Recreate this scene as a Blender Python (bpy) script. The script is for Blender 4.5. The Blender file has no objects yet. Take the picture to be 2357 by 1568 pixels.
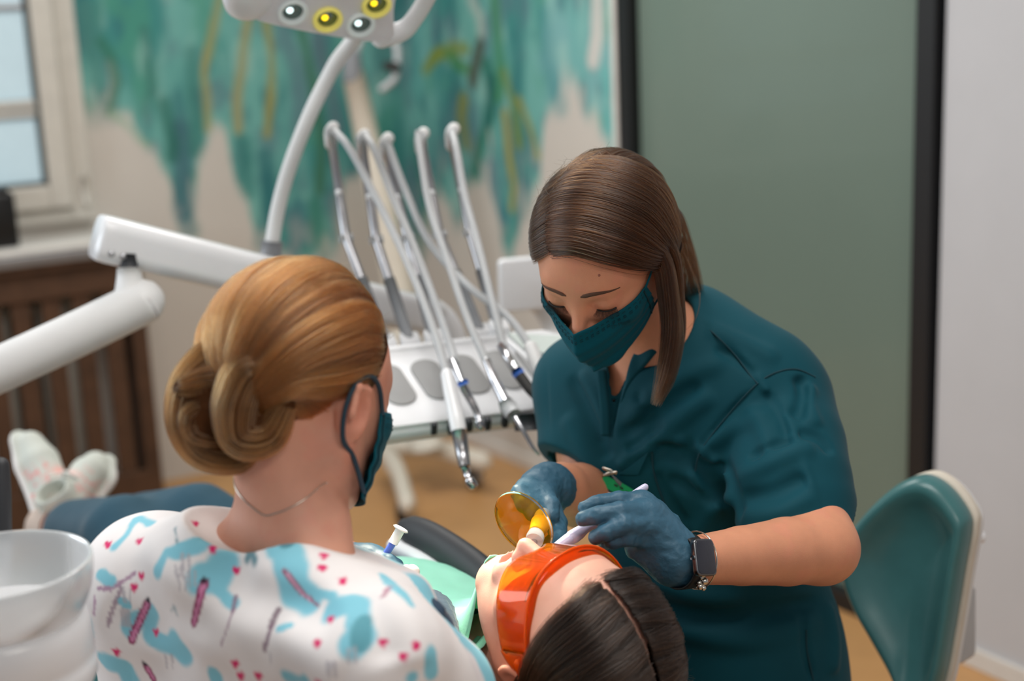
import bpy, bmesh, math, random
import numpy as np
from mathutils import Vector, Matrix
from mathutils.bvhtree import BVHTree

# ------------------------------------------------------------------ camera
S = bpy.context.scene
COL = S.collection
PW, PH, FOC = 2357.0, 1568.0, 3274.0
PITCH, ROLL, CAMH = math.radians(13.0), math.radians(-2.5), 1.55
CF = np.array([0, math.cos(PITCH), -math.sin(PITCH)])
_r = np.array([1.0, 0, 0]); _u = np.cross(_r, CF)
CR = math.cos(ROLL) * _r + math.sin(ROLL) * _u
CU = np.cross(CR, CF)
CC = np.array([0, 0, CAMH])
cam = bpy.data.objects.new('camera', bpy.data.cameras.new('camera'))
COL.objects.link(cam)
cam.matrix_world = Matrix(((CR[0], CU[0], -CF[0], CC[0]), (CR[1], CU[1], -CF[1], CC[1]), (CR[2], CU[2], -CF[2], CC[2]), (0, 0, 0, 1)))
cam.data.sensor_width = 36.0
cam.data.lens = FOC * 36.0 / PW
cam.data.clip_start = 0.05
cam.data.dof.use_dof = True
cam.data.dof.focus_distance = 1.64
cam.data.dof.aperture_fstop = 2.4
S.camera = cam

# ------------------------------------------------------------------ world, lights, exposure
S.view_settings.view_transform = 'Standard'
S.view_settings.look = 'None'
S.view_settings.gamma = 1.0
S.view_settings.use_curve_mapping = False
S.view_settings.exposure = 0.0
wd = bpy.data.worlds.new('world'); S.world = wd; wd.use_nodes = True
wd.node_tree.nodes['Background'].inputs[0].default_value = (0.86, 0.93, 1.0, 1)
wd.node_tree.nodes['Background'].inputs[1].default_value = 0.29

def area(name, loc, target, sx, sy, power, color=(1, 1, 1)):
    l = bpy.data.lights.new(name, 'AREA'); l.shape = 'RECTANGLE'; l.size = sx; l.size_y = sy
    l.energy = power; l.color = color
    o = bpy.data.objects.new(name, l); COL.objects.link(o)
    o.location = loc
    o.rotation_euler = (Vector(target) - Vector(loc)).to_track_quat('-Z', 'Y').to_euler()
    return o
area('unseen_ceiling_light', (-0.55, 3.45, 2.66), (-0.55, 3.45, 0), 1.25, 0.6, 34, (1.0, 0.98, 0.95))  # unseen light set far back to brighten the mural walls
area('unseen_ceiling_light', (0.0, 1.5, 2.66), (0.0, 1.5, 0), 1.25, 0.6, 26, (1.0, 0.98, 0.95))
area('unseen_ceiling_light', (0.9, -.4, 2.66), (0.9, -.4, 0), 1.25, 0.6, 26, (1.0, 0.94, 0.87))  # unseen fill behind the camera, added to brighten the dentist's face from the front
area('window_daylight', (-2.9, 2.1, 1.75), (0.2, 2.0, 0.95), 1.5, 1.3, 38, (0.86, 0.94, 1.0))

def P(x, y, d):
    """a point measured in the photograph at pixel (x, y), d metres along the view axis"""
    return CC + (CF + CR * ((x - PW / 2) / FOC) + CU * ((PH / 2 - y) / FOC)) * d
def ray(x, y):
    v = CF + CR * ((x - PW / 2) / FOC) + CU * ((PH / 2 - y) / FOC)
    return v / np.linalg.norm(v)
def A(*v): return np.array(v, dtype=float)
def nrm(v): v = np.asarray(v, float); return v / (np.linalg.norm(v) + 1e-12)
def lerp(a, b, t): return a + (b - a) * t

# ------------------------------------------------------------------ materials
def lin(r, g, b):
    def f(c):
        c /= 255.0
        return c / 12.92 if c <= 0.04045 else ((c + 0.055) / 1.055) ** 2.4
    return (f(r), f(g), f(b))
MATS = {}
def mat(name, rgb=(200, 200, 200), rough=0.5, metal=0.0, var=0.04, vscale=25.0, bump=0.0, bscale=200.0, bstretch=(1, 1, 1),
        coat=0.0, sheen=0.0, sss=0.0, trans=0.0, ior=1.45, alpha=1.0, attr=None, emit=None, estr=0.0, spec=0.5, ssc=None):
    if name in MATS: return MATS[name]
    m = bpy.data.materials.new(name); m.use_nodes = True
    nt = m.node_tree; N = nt.nodes; L = nt.links
    b = N['Principled BSDF']
    tc = N.new('ShaderNodeTexCoord')
    nz = N.new('ShaderNodeTexNoise'); nz.inputs['Scale'].default_value = vscale; nz.inputs['Detail'].default_value = 4
    L.new(tc.outputs['Object'], nz.inputs['Vector'])
    mr = N.new('ShaderNodeMapRange'); mr.inputs['To Min'].default_value = 1 - var; mr.inputs['To Max'].default_value = 1 + var
    mr.inputs['From Min'].default_value = 0.3; mr.inputs['From Max'].default_value = 0.7
    L.new(nz.outputs['Fac'], mr.inputs['Value'])
    mx = N.new('ShaderNodeVectorMath'); mx.operation = 'MULTIPLY'
    if attr:
        at_ = N.new('ShaderNodeAttribute'); at_.attribute_name = attr
        L.new(at_.outputs['Color'], mx.inputs[0])
    else:
        mx.inputs[0].default_value = lin(*rgb)
    L.new(mr.outputs['Result'], mx.inputs[1])
    L.new(mx.outputs['Vector'], b.inputs['Base Color'])
    b.inputs['Roughness'].default_value = rough
    b.inputs['Metallic'].default_value = metal
    b.inputs['IOR'].default_value = ior
    b.inputs['Specular IOR Level'].default_value = spec
    b.inputs['Coat Weight'].default_value = coat
    b.inputs['Coat Roughness'].default_value = 0.08
    b.inputs['Sheen Weight'].default_value = sheen
    b.inputs['Sheen Roughness'].default_value = 0.4
    b.inputs['Transmission Weight'].default_value = trans
    b.inputs['Alpha'].default_value = alpha
    if sss > 0:
        b.inputs['Subsurface Weight'].default_value = sss
        b.inputs['Subsurface Radius'].default_value = ssc or (1.0, 0.35, 0.18)
        b.inputs['Subsurface Scale'].default_value = 0.006
    if emit:
        b.inputs['Emission Color'].default_value = (*lin(*emit), 1); b.inputs['Emission Strength'].default_value = estr
    if bump > 0:
        mp = N.new('ShaderNodeMapping'); mp.inputs['Scale'].default_value = bstretch
        L.new(tc.outputs['Object'], mp.inputs['Vector'])
        n2 = N.new('ShaderNodeTexNoise'); n2.inputs['Scale'].default_value = bscale; n2.inputs['Detail'].default_value = 3
        L.new(mp.outputs['Vector'], n2.inputs['Vector'])
        bp = N.new('ShaderNodeBump'); bp.inputs['Strength'].default_value = bump; bp.inputs['Distance'].default_value = 0.002
        L.new(n2.outputs['Fac'], bp.inputs['Height']); L.new(bp.outputs['Normal'], b.inputs['Normal'])
    MATS[name] = m
    return m

# ------------------------------------------------------------------ objects
def tag(o, label=None, cat=None, group=None, kind=None):
    if label: o['label'] = label
    if cat: o['category'] = cat
    if group: o['group'] = group
    if kind: o['kind'] = kind
    return o
def root(name, loc, label, cat, group=None):
    o = bpy.data.objects.new(name, None); COL.objects.link(o); o.location = [float(c) for c in loc]
    o.empty_display_size = 0.05
    return tag(o, label, cat, group)
def wloc(o):
    v = np.zeros(3)
    while o is not None:
        v = v + np.array(o.location); o = o.parent
    return v
def obj(name, vf, m, parent=None, smooth=True, label=None, colors=None, autosmooth=None):
    """one mesh object from world-space vertices"""
    V, F = vf
    V = np.asarray(V, dtype=np.float64)
    me = bpy.data.meshes.new(name)
    org = wloc(parent) if parent is not None else np.array([V[:, 0].mean(), V[:, 1].mean(), V[:, 2].min()])
    VL = (V - org)
    if isinstance(F, np.ndarray) and F.ndim == 2:
        n, k = F.shape
        me.vertices.add(len(V)); me.vertices.foreach_set('co', VL.astype(np.float32).ravel())
        me.loops.add(n * k); me.loops.foreach_set('vertex_index', F.astype(np.int32).ravel())
        me.polygons.add(n); me.polygons.foreach_set('loop_start', np.arange(0, n * k, k, dtype=np.int32))
        me.update(calc_edges=True); me.validate()
    else:
        me.from_pydata(VL.tolist(), [], [list(map(int, f)) for f in F]); me.update()
    me.polygons.foreach_set('use_smooth', np.full(len(me.polygons), bool(smooth)))
    if autosmooth is not None:
        me.set_sharp_from_angle(angle=math.radians(autosmooth))
    if colors is not None:
        ca = me.color_attributes.new('Col', 'FLOAT_COLOR', 'POINT')
        c4 = np.ones((len(V), 4), np.float32); c4[:, :3] = colors
        ca.data.foreach_set('color', c4.ravel())
    o = bpy.data.objects.new(name, me); COL.objects.link(o)
    o.data.materials.append(m if not isinstance(m, str) else MATS[m])
    if parent is not None: o.parent = parent
    else: o.location = [float(c) for c in org]
    if label: o['label'] = label
    return o
def merge(*vfs):
    V = []; F = []; n = 0
    for v, f in vfs:
        v = np.asarray(v, float); V.append(v)
        F += [[int(i) + n for i in q] for q in f]; n += len(v)
    return np.vstack(V), F
def frames(pts, up=None):
    pts = np.asarray(pts, float)
    T = np.gradient(pts, axis=0); T /= np.linalg.norm(T, axis=1)[:, None] + 1e-12
    n = np.array([0, 0, 1.0]) if up is None else np.asarray(up, float)
    if abs(n @ T[0]) > 0.95 and up is None: n = np.array([1.0, 0, 0])
    Ns = []
    for t in T:
        n = n - (n @ t) * t; n = nrm(n); Ns.append(n)
    Ns = np.array(Ns); B = np.cross(T, Ns)
    return T, Ns, B
def spline(pts, n=24, closed=False):
    """Catmull-Rom through the points (any dimension)"""
    p = np.asarray(pts, float)
    if closed: q = np.vstack([p[-1], p, p[0], p[1]])
    else: q = np.vstack([2 * p[0] - p[1], p, 2 * p[-1] - p[-2]])
    m = len(q) - 3
    ts = np.linspace(0, m, n, endpoint=not closed)
    i = np.minimum(ts.astype(int), m - 1); t = (ts - i)[:, None]
    a, b, c, d = q[i], q[i + 1], q[i + 2], q[i + 3]
    return 0.5 * ((2 * b) + (-a + c) * t + (2 * a - 5 * b + 4 * c - d) * t * t + (-a + 3 * b - 3 * c + d) * t ** 3)
def tube(pts, r, seg=12, caps=True, flat=1.0, up=None, rnd=False, closed=False):
    """swept tube; r may be one radius or one per point; flat squashes along the second axis"""
    pts = np.asarray(pts, float); n = len(pts)
    r = np.full(n, float(r)) if np.isscalar(r) else np.asarray(r, float)
    T, N, B = frames(pts, up)
    if closed:
        T = np.roll(pts, -1, 0) - np.roll(pts, 1, 0); T /= np.linalg.norm(T, axis=1)[:, None]
    if rnd:  # rounded ends
        e = np.array([0.0, 0.45, 0.8, 0.95])
        P0 = [pts[0] - T[0] * r[0] * math.cos(math.asin(x)) for x in e]; P1 = [pts[-1] + T[-1] * r[-1] * math.cos(math.asin(x)) for x in e[::-1]]
        pts = np.vstack([P0, pts, P1]); r = np.concatenate([r[0] * np.maximum(e, .02), r, r[-1] * np.maximum(e[::-1], .02)])
        N = np.vstack([[N[0]] * 4, N, [N[-1]] * 4]); B = np.vstack([[B[0]] * 4, B, [B[-1]] * 4]); n = len(pts)
    a = np.linspace(0, 2 * np.pi, seg, endpoint=False)
    V = (pts[:, None, :] + r[:, None, None] * (np.cos(a)[None, :, None] * N[:, None, :] + flat * np.sin(a)[None, :, None] * B[:, None, :])).reshape(-1, 3)
    F = []
    m = n if closed else n - 1
    for i in range(m):
        i2 = (i + 1) % n
        for j in range(seg):
            k = (j + 1) % seg
            F.append([i * seg + j, i2 * seg + j, i2 * seg + k, i * seg + k][::-1])
    if caps and not closed:
        F.append([j for j in range(seg)]); F.append([(n - 1) * seg + j for j in range(seg)][::-1])
    return V, F
def lathe(prof, c, axis=(0, 0, 1), seg=32, closed=False):
    """prof: (radius, height) pairs along axis from point c"""
    ax = nrm(axis); h = np.array([1.0, 0, 0]) if abs(ax[0]) < 0.9 else np.array([0, 1.0, 0])
    u = nrm(np.cross(h, ax)); v = np.cross(ax, u); c = np.asarray(c, float)
    a = np.linspace(0, 2 * np.pi, seg, endpoint=False)
    V = []
    for r, z in prof:
        for t in a: V.append(c + ax * z + r * (math.cos(t) * u + math.sin(t) * v))
    n = len(prof); F = []
    m = n if closed else n - 1
    for i in range(m):
        i2 = (i + 1) % n
        for j in range(seg):
            k = (j + 1) % seg
            F.append([i * seg + j, i * seg + k, i2 * seg + k, i2 * seg + j])
    if not closed:
        if prof[0][0] > 1e-5: F.append(list(range(seg))[::-1])
        if prof[-1][0] > 1e-5: F.append([(n - 1) * seg + j for j in range(seg)])
    return np.array(V), F
def bm_vf(bm):
    bm.verts.ensure_lookup_table()
    V = np.array([v.co[:] for v in bm.verts]); F = [[v.index for v in f.verts] for f in bm.faces]
    bm.free(); return V, F
def box(c, ex, ey, ez, hx, hy, hz, bev=0.0, seg=2):
    """bevelled box: centre, three axes, half sizes"""
    bm = bmesh.new(); bmesh.ops.create_cube(bm, size=2.0)
    for v in bm.verts: v.co = Vector((v.co.x * hx, v.co.y * hy, v.co.z * hz))
    if bev > 0: bmesh.ops.bevel(bm, geom=bm.edges[:] + bm.verts[:], offset=bev, segments=seg, affect='EDGES', profile=0.5)
    bm.verts.index_update()
    V, F = bm_vf(bm)
    M = np.array([nrm(ex), nrm(ey), nrm(ez)])
    return np.asarray(c, float) + V @ M, F
def prism(poly, c, ex, ey, th, bev=0.0, seg=2):
    """polygon (2-D points) in the plane ex, ey, thickened by th along ex x ey, edges bevelled"""
    bm = bmesh.new()
    vs = [bm.verts.new((x, y, 0)) for x, y in poly]
    f = bm.faces.new(vs)
    r = bmesh.ops.extrude_face_region(bm, geom=[f])
    for v in [g for g in r['geom'] if isinstance(g, bmesh.types.BMVert)]: v.co.z += th
    bmesh.ops.recalc_face_normals(bm, faces=bm.faces[:])
    if bev > 0:
        es = [e for e in bm.edges if abs(e.verts[0].co.z - e.verts[1].co.z) < 1e-6]
        bmesh.ops.bevel(bm, geom=es, offset=bev, segments=seg, affect='EDGES', profile=0.5)
    bm.verts.index_update()
    V, F = bm_vf(bm)
    ex = nrm(ex); ey = nrm(ey); ez = np.cross(ex, ey)
    return np.asarray(c, float) + V @ np.array([ex, ey, ez]), F
def rrect(w, h, r, n=6):
    """rounded rectangle outline, half sizes w, h"""
    out = []
    for cx, cy, a0 in ((w - r, h - r, 0), (-w + r, h - r, 90), (-w + r, -h + r, 180), (w - r, -h + r, 270)):
        for i in range(n + 1):
            t = math.radians(a0 + 90 * i / n); out.append((cx + r * math.cos(t), cy + r * math.sin(t)))
    return out
def sheet(G, th=0.0):
    """grid of points (n, m, 3) to a surface, thickened towards -normal when th > 0"""
    n, m, _ = G.shape
    idx = np.arange(n * m).reshape(n, m)
    Q = np.stack([idx[:-1, :-1], idx[1:, :-1], idx[1:, 1:], idx[:-1, 1:]], -1).reshape(-1, 4)
    V = G.reshape(-1, 3)
    if th <= 0: return V, Q
    du = np.gradient(G, axis=0); dv = np.gradient(G, axis=1)
    nn = np.cross(du, dv); nn /= np.linalg.norm(nn, axis=2)[..., None] + 1e-12
    V2 = (G - nn * th).reshape(-1, 3)
    k = n * m
    F = [list(q) for q in Q] + [[i + k for i in q[::-1]] for q in Q]
    ring = list(idx[0, :]) + list(idx[1:, -1]) + list(idx[-1, -2::-1]) + list(idx[-2:0:-1, 0])
    for a, b in zip(ring, ring[1:] + ring[:1]): F.append([a, b, b + k, a + k])
    return np.vstack([V, V2]), F

# ------------------------------------------------------------------ noise (value noise on an integer lattice)
def vnoise(p, seed=0):
    p = np.asarray(p, float); i = np.floor(p).astype(np.int64); f = p - i; f = f * f * (3 - 2 * f)
    def h(ix, iy, iz):
        n = (ix * 374761393 + iy * 668265263 + iz * 2147483647 + seed * 974634777) & 0xFFFFFFFF
        n = ((n ^ (n >> 13)) * 1274126177) & 0xFFFFFFFF
        n = n ^ (n >> 16)
        return (n & 0xFFFF) / 65535.0
    x, y, z = i[..., 0], i[..., 1], i[..., 2]; fx, fy, fz = f[..., 0], f[..., 1], f[..., 2]
    def lx(yy, zz): return h(x, yy, zz) * (1 - fx) + h(x + 1, yy, zz) * fx
    a = lx(y, z) * (1 - fy) + lx(y + 1, z) * fy
    b = lx(y, z + 1) * (1 - fy) + lx(y + 1, z + 1) * fy
    return a * (1 - fz) + b * fz
def fbm(p, oct=4, seed=0):
    p = np.asarray(p, float); s = 0; a = 0.5; w = 0
    for o in range(oct):
        s = s + a * vnoise(p * 2 ** o + 17.3 * o, seed + o); w += a; a *= 0.5
    return s / w
def sstep(a, b, x):
    t = np.clip((x - a) / (b - a), 0, 1); return t * t * (3 - 2 * t)

# ------------------------------------------------------------------ signed-distance modelling for organic shapes
class SDF:
    def __init__(s, lo, hi, h, fine=None):
        """grid from lo to hi with step h; fine = list of (lo, hi, step) boxes whose slabs are sampled more densely"""
        s.lo = np.asarray(lo, float); s.hi = np.asarray(hi, float); s.h = h; s.ax = []
        for i in range(3):
            c = [s.lo[i]]
            while c[-1] < s.hi[i]:
                st = h
                for fl_, fh_, fs in (fine or ()):
                    if fl_[i] - fs <= c[-1] <= fh_[i]: st = min(st, fs)
                c.append(c[-1] + st)
            s.ax.append(np.array(c, np.float32))
        s.n = np.array([len(a) for a in s.ax])
        s.D = np.full(s.n, 1.0, np.float32)
    def win(s, lo, hi):
        return tuple(slice(max(int(np.searchsorted(a, l)) - 1, 0), min(int(np.searchsorted(a, u)) + 2, len(a))) for a, l, u in zip(s.ax, np.asarray(lo), np.asarray(hi)))
    def grid(s, w):
        return (s.ax[0][w[0]][:, None, None], s.ax[1][w[1]][None, :, None], s.ax[2][w[2]][None, None, :])
    def op(s, fn, lo, hi, k=0.01, mode='add'):
        m = k + 4 * s.h
        w = s.win(np.asarray(lo) - m, np.asarray(hi) + m)
        if min(x.stop - x.start for x in w) <= 0: return s
        d = fn(*s.grid(w)); D = s.D[w]
        if mode == 'add': r = -s.sm(-D, -d, k)
        elif mode == 'sub': r = s.sm(D, -d, k)
        elif mode == 'and': r = s.sm(D, d, k)
        s.D[w] = r
        return s
    @staticmethod
    def sm(a, b, k):  # smooth max
        if k <= 1e-6: return np.maximum(a, b)
        h = np.maximum(k - np.abs(a - b), 0) / k
        return np.maximum(a, b) + h * h * k * 0.25
    def ell(s, c, r, R=None, k=0.01, mode='add'):
        c = np.asarray(c, float); r = np.asarray(r, float); R = np.eye(3) if R is None else np.asarray(R)   # rows of R = axes
        e = np.sqrt(((R.T * r) ** 2).sum(1))
        def fn(X, Y, Z):
            x, y, z = X - c[0], Y - c[1], Z - c[2]
            q = [(R[i, 0] * x + R[i, 1] * y + R[i, 2] * z) / r[i] for i in range(3)]
            k0 = np.sqrt(q[0] ** 2 + q[1] ** 2 + q[2] ** 2) + 1e-9
            k1 = np.sqrt((q[0] / r[0]) ** 2 + (q[1] / r[1]) ** 2 + (q[2] / r[2]) ** 2) + 1e-9
            return (k0 * (k0 - 1) / k1).astype(np.float32)
        return s.op(fn, c - e, c + e, k, mode)
    def cap(s, a, b, ra, rb=None, k=0.01, mode='add', n=None, flat=1.0):
        """tapered capsule; flattened along axis n by factor flat"""
        a = np.asarray(a, float); b = np.asarray(b, float); rb = ra if rb is None else rb
        R = max(ra, rb); ab = b - a; L = ab @ ab + 1e-12
        nn = None if n is None else nrm(n)
        def fn(X, Y, Z):
            x, y, z = X - a[0], Y - a[1], Z - a[2]
            t = np.clip((x * ab[0] + y * ab[1] + z * ab[2]) / L, 0, 1)
            x, y, z = x - t * ab[0], y - t * ab[1], z - t * ab[2]
            q = x * x + y * y + z * z
            if nn is not None:
                p = x * nn[0] + y * nn[1] + z * nn[2]
                q = q + p * p * (1 / flat ** 2 - 1)
            d = np.sqrt(np.maximum(q, 0)) - (ra + (rb - ra) * t)
            if nn is not None: d = d * (0.5 + 0.5 * flat)
            return d.astype(np.float32)
        return s.op(fn, np.minimum(a, b) - R, np.maximum(a, b) + R, k, mode)
    def chain(s, pts, rs, k=0.01, mode='add', n=None, flat=1.0):
        for i in range(len(pts) - 1): s.cap(pts[i], pts[i + 1], rs[i], rs[i + 1], k if i == 0 else min(k, .004), mode, n, flat)
        return s
    def rbox(s, c, R, hx, r, k=0.01, mode='add'):
        c = np.asarray(c, float); R = np.asarray(R); hx = np.asarray(hx, float)
        e = np.abs(R.T) @ hx + r
        def fn(X, Y, Z):
            x, y, z = X - c[0], Y - c[1], Z - c[2]
            q = [np.abs(R[i, 0] * x + R[i, 1] * y + R[i, 2] * z) - (hx[i] - r) for i in range(3)]
            o = np.sqrt(np.maximum(q[0], 0) ** 2 + np.maximum(q[1], 0) ** 2 + np.maximum(q[2], 0) ** 2)
            return (o + np.minimum(np.maximum(q[0], np.maximum(q[1], q[2])), 0) - r).astype(np.float32)
        return s.op(fn, c - e, c + e, k, mode)
    def cut(s, p, n, k=0.004, lo=None, hi=None):
        """remove everything on the side n points to"""
        p = np.asarray(p, float); n = nrm(n)
        fn = lambda X, Y, Z: ((X - p[0]) * n[0] + (Y - p[1]) * n[1] + (Z - p[2]) * n[2]).astype(np.float32)
        lo = s.lo if lo is None else lo; hi = s.hi if hi is None else hi
        return s.op(fn, lo, hi, k, 'and')
    def fold(s, pts, width, amp, side=None):
        """raise (amp > 0) or sink a soft fold along a polyline lying on the surface; side = a vector makes it a one-sided tuck"""
        pts = np.asarray(pts, float); m = 3.0 * np.max(width)
        ws = np.full(len(pts), width) if np.isscalar(width) else np.asarray(width)
        w = s.win(pts.min(0) - m, pts.max(0) + m)
        X, Y, Z = s.grid(w); D = s.D[w]
        near = np.abs(D) < .035
        I = np.argwhere(near)
        if len(I) == 0: return s
        q = np.stack([X[I[:, 0], 0, 0], Y[0, I[:, 1], 0], Z[0, 0, I[:, 2]]], 1).astype(float)
        best = np.full(len(q), 9.0); bw = np.ones(len(q)); sd = np.zeros(len(q)); tpos = np.zeros(len(q))
        for i in range(len(pts) - 1):
            a, ab = pts[i], pts[i + 1] - pts[i]
            t = np.clip(((q - a) @ ab) / (ab @ ab + 1e-12), 0, 1)
            r = q - a - t[:, None] * ab; d = np.sqrt((r ** 2).sum(1))
            mm = d < best; best = np.where(mm, d, best); bw = np.where(mm, ws[i] + (ws[i + 1] - ws[i]) * t, bw); tpos = np.where(mm, (i + t) / (len(pts) - 1), tpos)
            if side is not None: sd = np.where(mm, r @ nrm(side), sd)
        g = np.exp(-(best / bw) ** 2) * sstep(0, .18, tpos) * (1 - sstep(.82, 1, tpos))
        if side is not None: g = g * (sstep(-.15, .15, sd / bw) - .5) * 2
        D[near] -= (amp * g).astype(np.float32)
        return s
    def displace(s, fn):
        """fn(points (N,3)) -> distance offset, only evaluated near the surface"""
        near = np.abs(s.D) < 0.03
        I = np.argwhere(near)
        p = np.stack([s.ax[i][I[:, i]] for i in range(3)], 1).astype(float)
        s.D[near] += fn(p).astype(np.float32)
        return s
    def mesh(s, smooth=1):
        D = s.D; n = np.array(D.shape)
        ins = D < 0
        c = np.zeros(n - 1, np.uint8)
        for dx in (0, 1):
            for dy in (0, 1):
                for dz in (0, 1):
                    c += ins[dx:n[0] - 1 + dx, dy:n[1] - 1 + dy, dz:n[2] - 1 + dz]
        act = np.argwhere((c > 0) & (c < 8))
        idm = np.full(n - 1, -1, np.int32); idm[act[:, 0], act[:, 1], act[:, 2]] = np.arange(len(act))
        cor = [(i, j, k) for i in (0, 1) for j in (0, 1) for k in (0, 1)]
        val = np.stack([D[act[:, 0] + i, act[:, 1] + j, act[:, 2] + k] for i, j, k in cor], 1)
        acc = np.zeros((len(act), 3)); cnt = np.zeros(len(act))
        for a in range(8):
            for b in range(a + 1, 8):
                da = np.array(cor[b]) - np.array(cor[a])
                if np.abs(da).sum() != 1: continue
                va, vb = val[:, a], val[:, b]
                m = (va < 0) != (vb < 0)
                t = np.where(m, va / np.where(m, va - vb, 1), 0)
                acc += np.where(m[:, None], np.array(cor[a]) + t[:, None] * da, 0); cnt += m
        g = act + acc / np.maximum(cnt, 1)[:, None]
        V = np.stack([np.interp(g[:, i], np.arange(n[i]), s.ax[i]) for i in range(3)], 1)
        F = []
        for ax in range(3):
            o1, o2 = (ax + 1) % 3, (ax + 2) % 3
            sl0 = [slice(None)] * 3; sl1 = [slice(None)] * 3
            sl0[ax] = slice(0, n[ax] - 1); sl1[ax] = slice(1, n[ax])
            a, b = ins[tuple(sl0)], ins[tuple(sl1)]
            for flip, M in ((False, a & ~b), (True, ~a & b)):
                E = np.argwhere(M)
                E = E[(E[:, o1] > 0) & (E[:, o2] > 0) & (E[:, o1] < n[o1] - 1) & (E[:, o2] < n[o2] - 1)]
                q = []
                for u, v in ((-1, -1), (0, -1), (0, 0), (-1, 0)):
                    e = E.copy(); e[:, o1] += u; e[:, o2] += v
                    q.append(idm[e[:, 0], e[:, 1], e[:, 2]])
                q = np.stack(q, 1)
                F.append(q[:, ::-1] if flip else q)
        F = np.vstack(F)
        for _ in range(smooth): V = relax(V, F, 0.5)
        return V, F
def relax(V, F, w=0.5):
    acc = np.zeros_like(V); cnt = np.zeros(len(V))
    k = F.shape[1]
    for i in range(k):
        a, b = F[:, i], F[:, (i + 1) % k]
        for x, y in ((a, b), (b, a)):
            for c in range(3): acc[:, c] += np.bincount(x, V[y, c], len(V))
            cnt += np.bincount(x, minlength=len(V))
    return V * (1 - w) + w * acc / np.maximum(cnt, 1)[:, None]
def bvh(vf): return BVHTree.FromPolygons([tuple(v) for v in vf[0]], [tuple(int(i) for i in f) for f in vf[1]])
def hit(tree, x, y, lift=0.0):
    """the surface point under a measured pixel, lifted along its normal"""
    loc, n, i, d = tree.ray_cast(Vector(CC), Vector(ray(x, y)))
    if loc is None: return None, None
    n = np.array(n); n = n if n @ ray(x, y) < 0 else -n
    return np.array(loc) + n * lift, n
def hair(name, strands, radius, m, parent, taper=0.35, tint=None):
    """strands: (count, points, 3) array of world points as one hair-curves object"""
    strands = np.asarray(strands, float); c, n, _ = strands.shape
    cu = bpy.data.hair_curves.new(name); cu.add_curves([n] * c)
    cu.points.foreach_set('position', (strands - wloc(parent)).astype(np.float32).ravel())
    rad = np.tile(radius * (1 - (1 - taper) * np.linspace(0, 1, n) ** 2), c)
    cu.points.foreach_set('radius', rad.astype(np.float32))
    at_ = cu.attributes.new('tint', 'FLOAT', 'CURVE')
    at_.data.foreach_set('value', np.asarray(np.random.default_rng(3).uniform(0, 1, c) if tint is None else tint, np.float32))
    o = bpy.data.objects.new(name, cu); COL.objects.link(o); cu.materials.append(m); o.parent = parent
    o['kind'] = 'stuff'
    return o
# ------------------------------------------------------------------ the room
dA = nrm(A(.849, .528, 0)); dB = A(dA[1], -dA[0], 0); K = A(-.334, 5.323, 0); UP = A(0, 0, 1)
def wa(s, z, o=0.0): return K - dA * s + UP * z + dB * o      # window wall: s metres left of the corner, o into the room
def wb(s, z, o=0.0): return K + dB * s + UP * z - dA * o      # door wall
def unfold(px, py):
    """pixel on the painted walls -> (u along both walls, height)"""
    r = ray(px, py)
    t = (dB @ (K - CC)) / (dB @ r); p = CC + r * t; s = -(p - K) @ dA
    if s >= 0: return -s, p[2]
    t = (dA @ (K - CC)) / (dA @ r); p = CC + r * t
    return (p - K) @ dB, p[2]

mat('floor_vinyl', (188, 142, 92), rough=0.42, var=0.07, vscale=6, bump=0.05, bscale=60)
mat('wall_paint', attr='Col', rough=0.75, var=0.015, vscale=8, bump=0.06, bscale=120)
mat('plain_wall', (188, 188, 191), rough=0.75, var=0.015, vscale=8, bump=0.06, bscale=120)
mat('ceiling_paint', (225, 224, 220), rough=0.8)
mat('black_frame', (22, 22, 24), rough=0.45)
mat('door_glass', (104, 120, 110), rough=0.3, var=0.04, vscale=1.5, coat=0.25)
mat('white_trim', (212, 208, 202), rough=0.5)
mat('window_plastic', (192, 187, 178), rough=0.4)
mat('gasket', (60, 66, 64), rough=0.5)
mat('window_light', (150, 165, 170), rough=0.6, emit=(150, 170, 178), estr=0.75)
mat('dark_wood', (74, 50, 34), rough=0.55, var=0.25, vscale=14, bump=0.15, bscale=50, bstretch=(1, 1, .08))
mat('radiator_white', (176, 172, 164), rough=0.5)
mat('steel_strip', (150, 150, 152), rough=0.35, metal=0.7)
mat('black_plastic', (14, 14, 15), rough=0.4)

# floor polygon behind, beside and in front of the camera
fl = [wa(3.6, 0), wa(0, 0), wb(6.2, 0), wb(6.2, 0, 3.6)]
def slab(pts, t):
    n = len(pts); V = np.vstack([pts, np.array(pts) - UP * t])
    return V, [list(range(n)), list(range(2 * n - 1, n - 1, -1))] + [[i, i + n, (i + 1) % n + n, (i + 1) % n] for i in range(n)]
tag(obj('floor', slab(fl, 0.05), 'floor_vinyl', smooth=False), 'ochre speckled vinyl floor of the treatment room', 'floor', kind='structure')
tag(obj('ceiling', slab([p + UP * 2.75 for p in fl], 0.06), 'ceiling_paint', smooth=False), 'plain white ceiling over the treatment room', 'ceiling', kind='structure')

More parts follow.
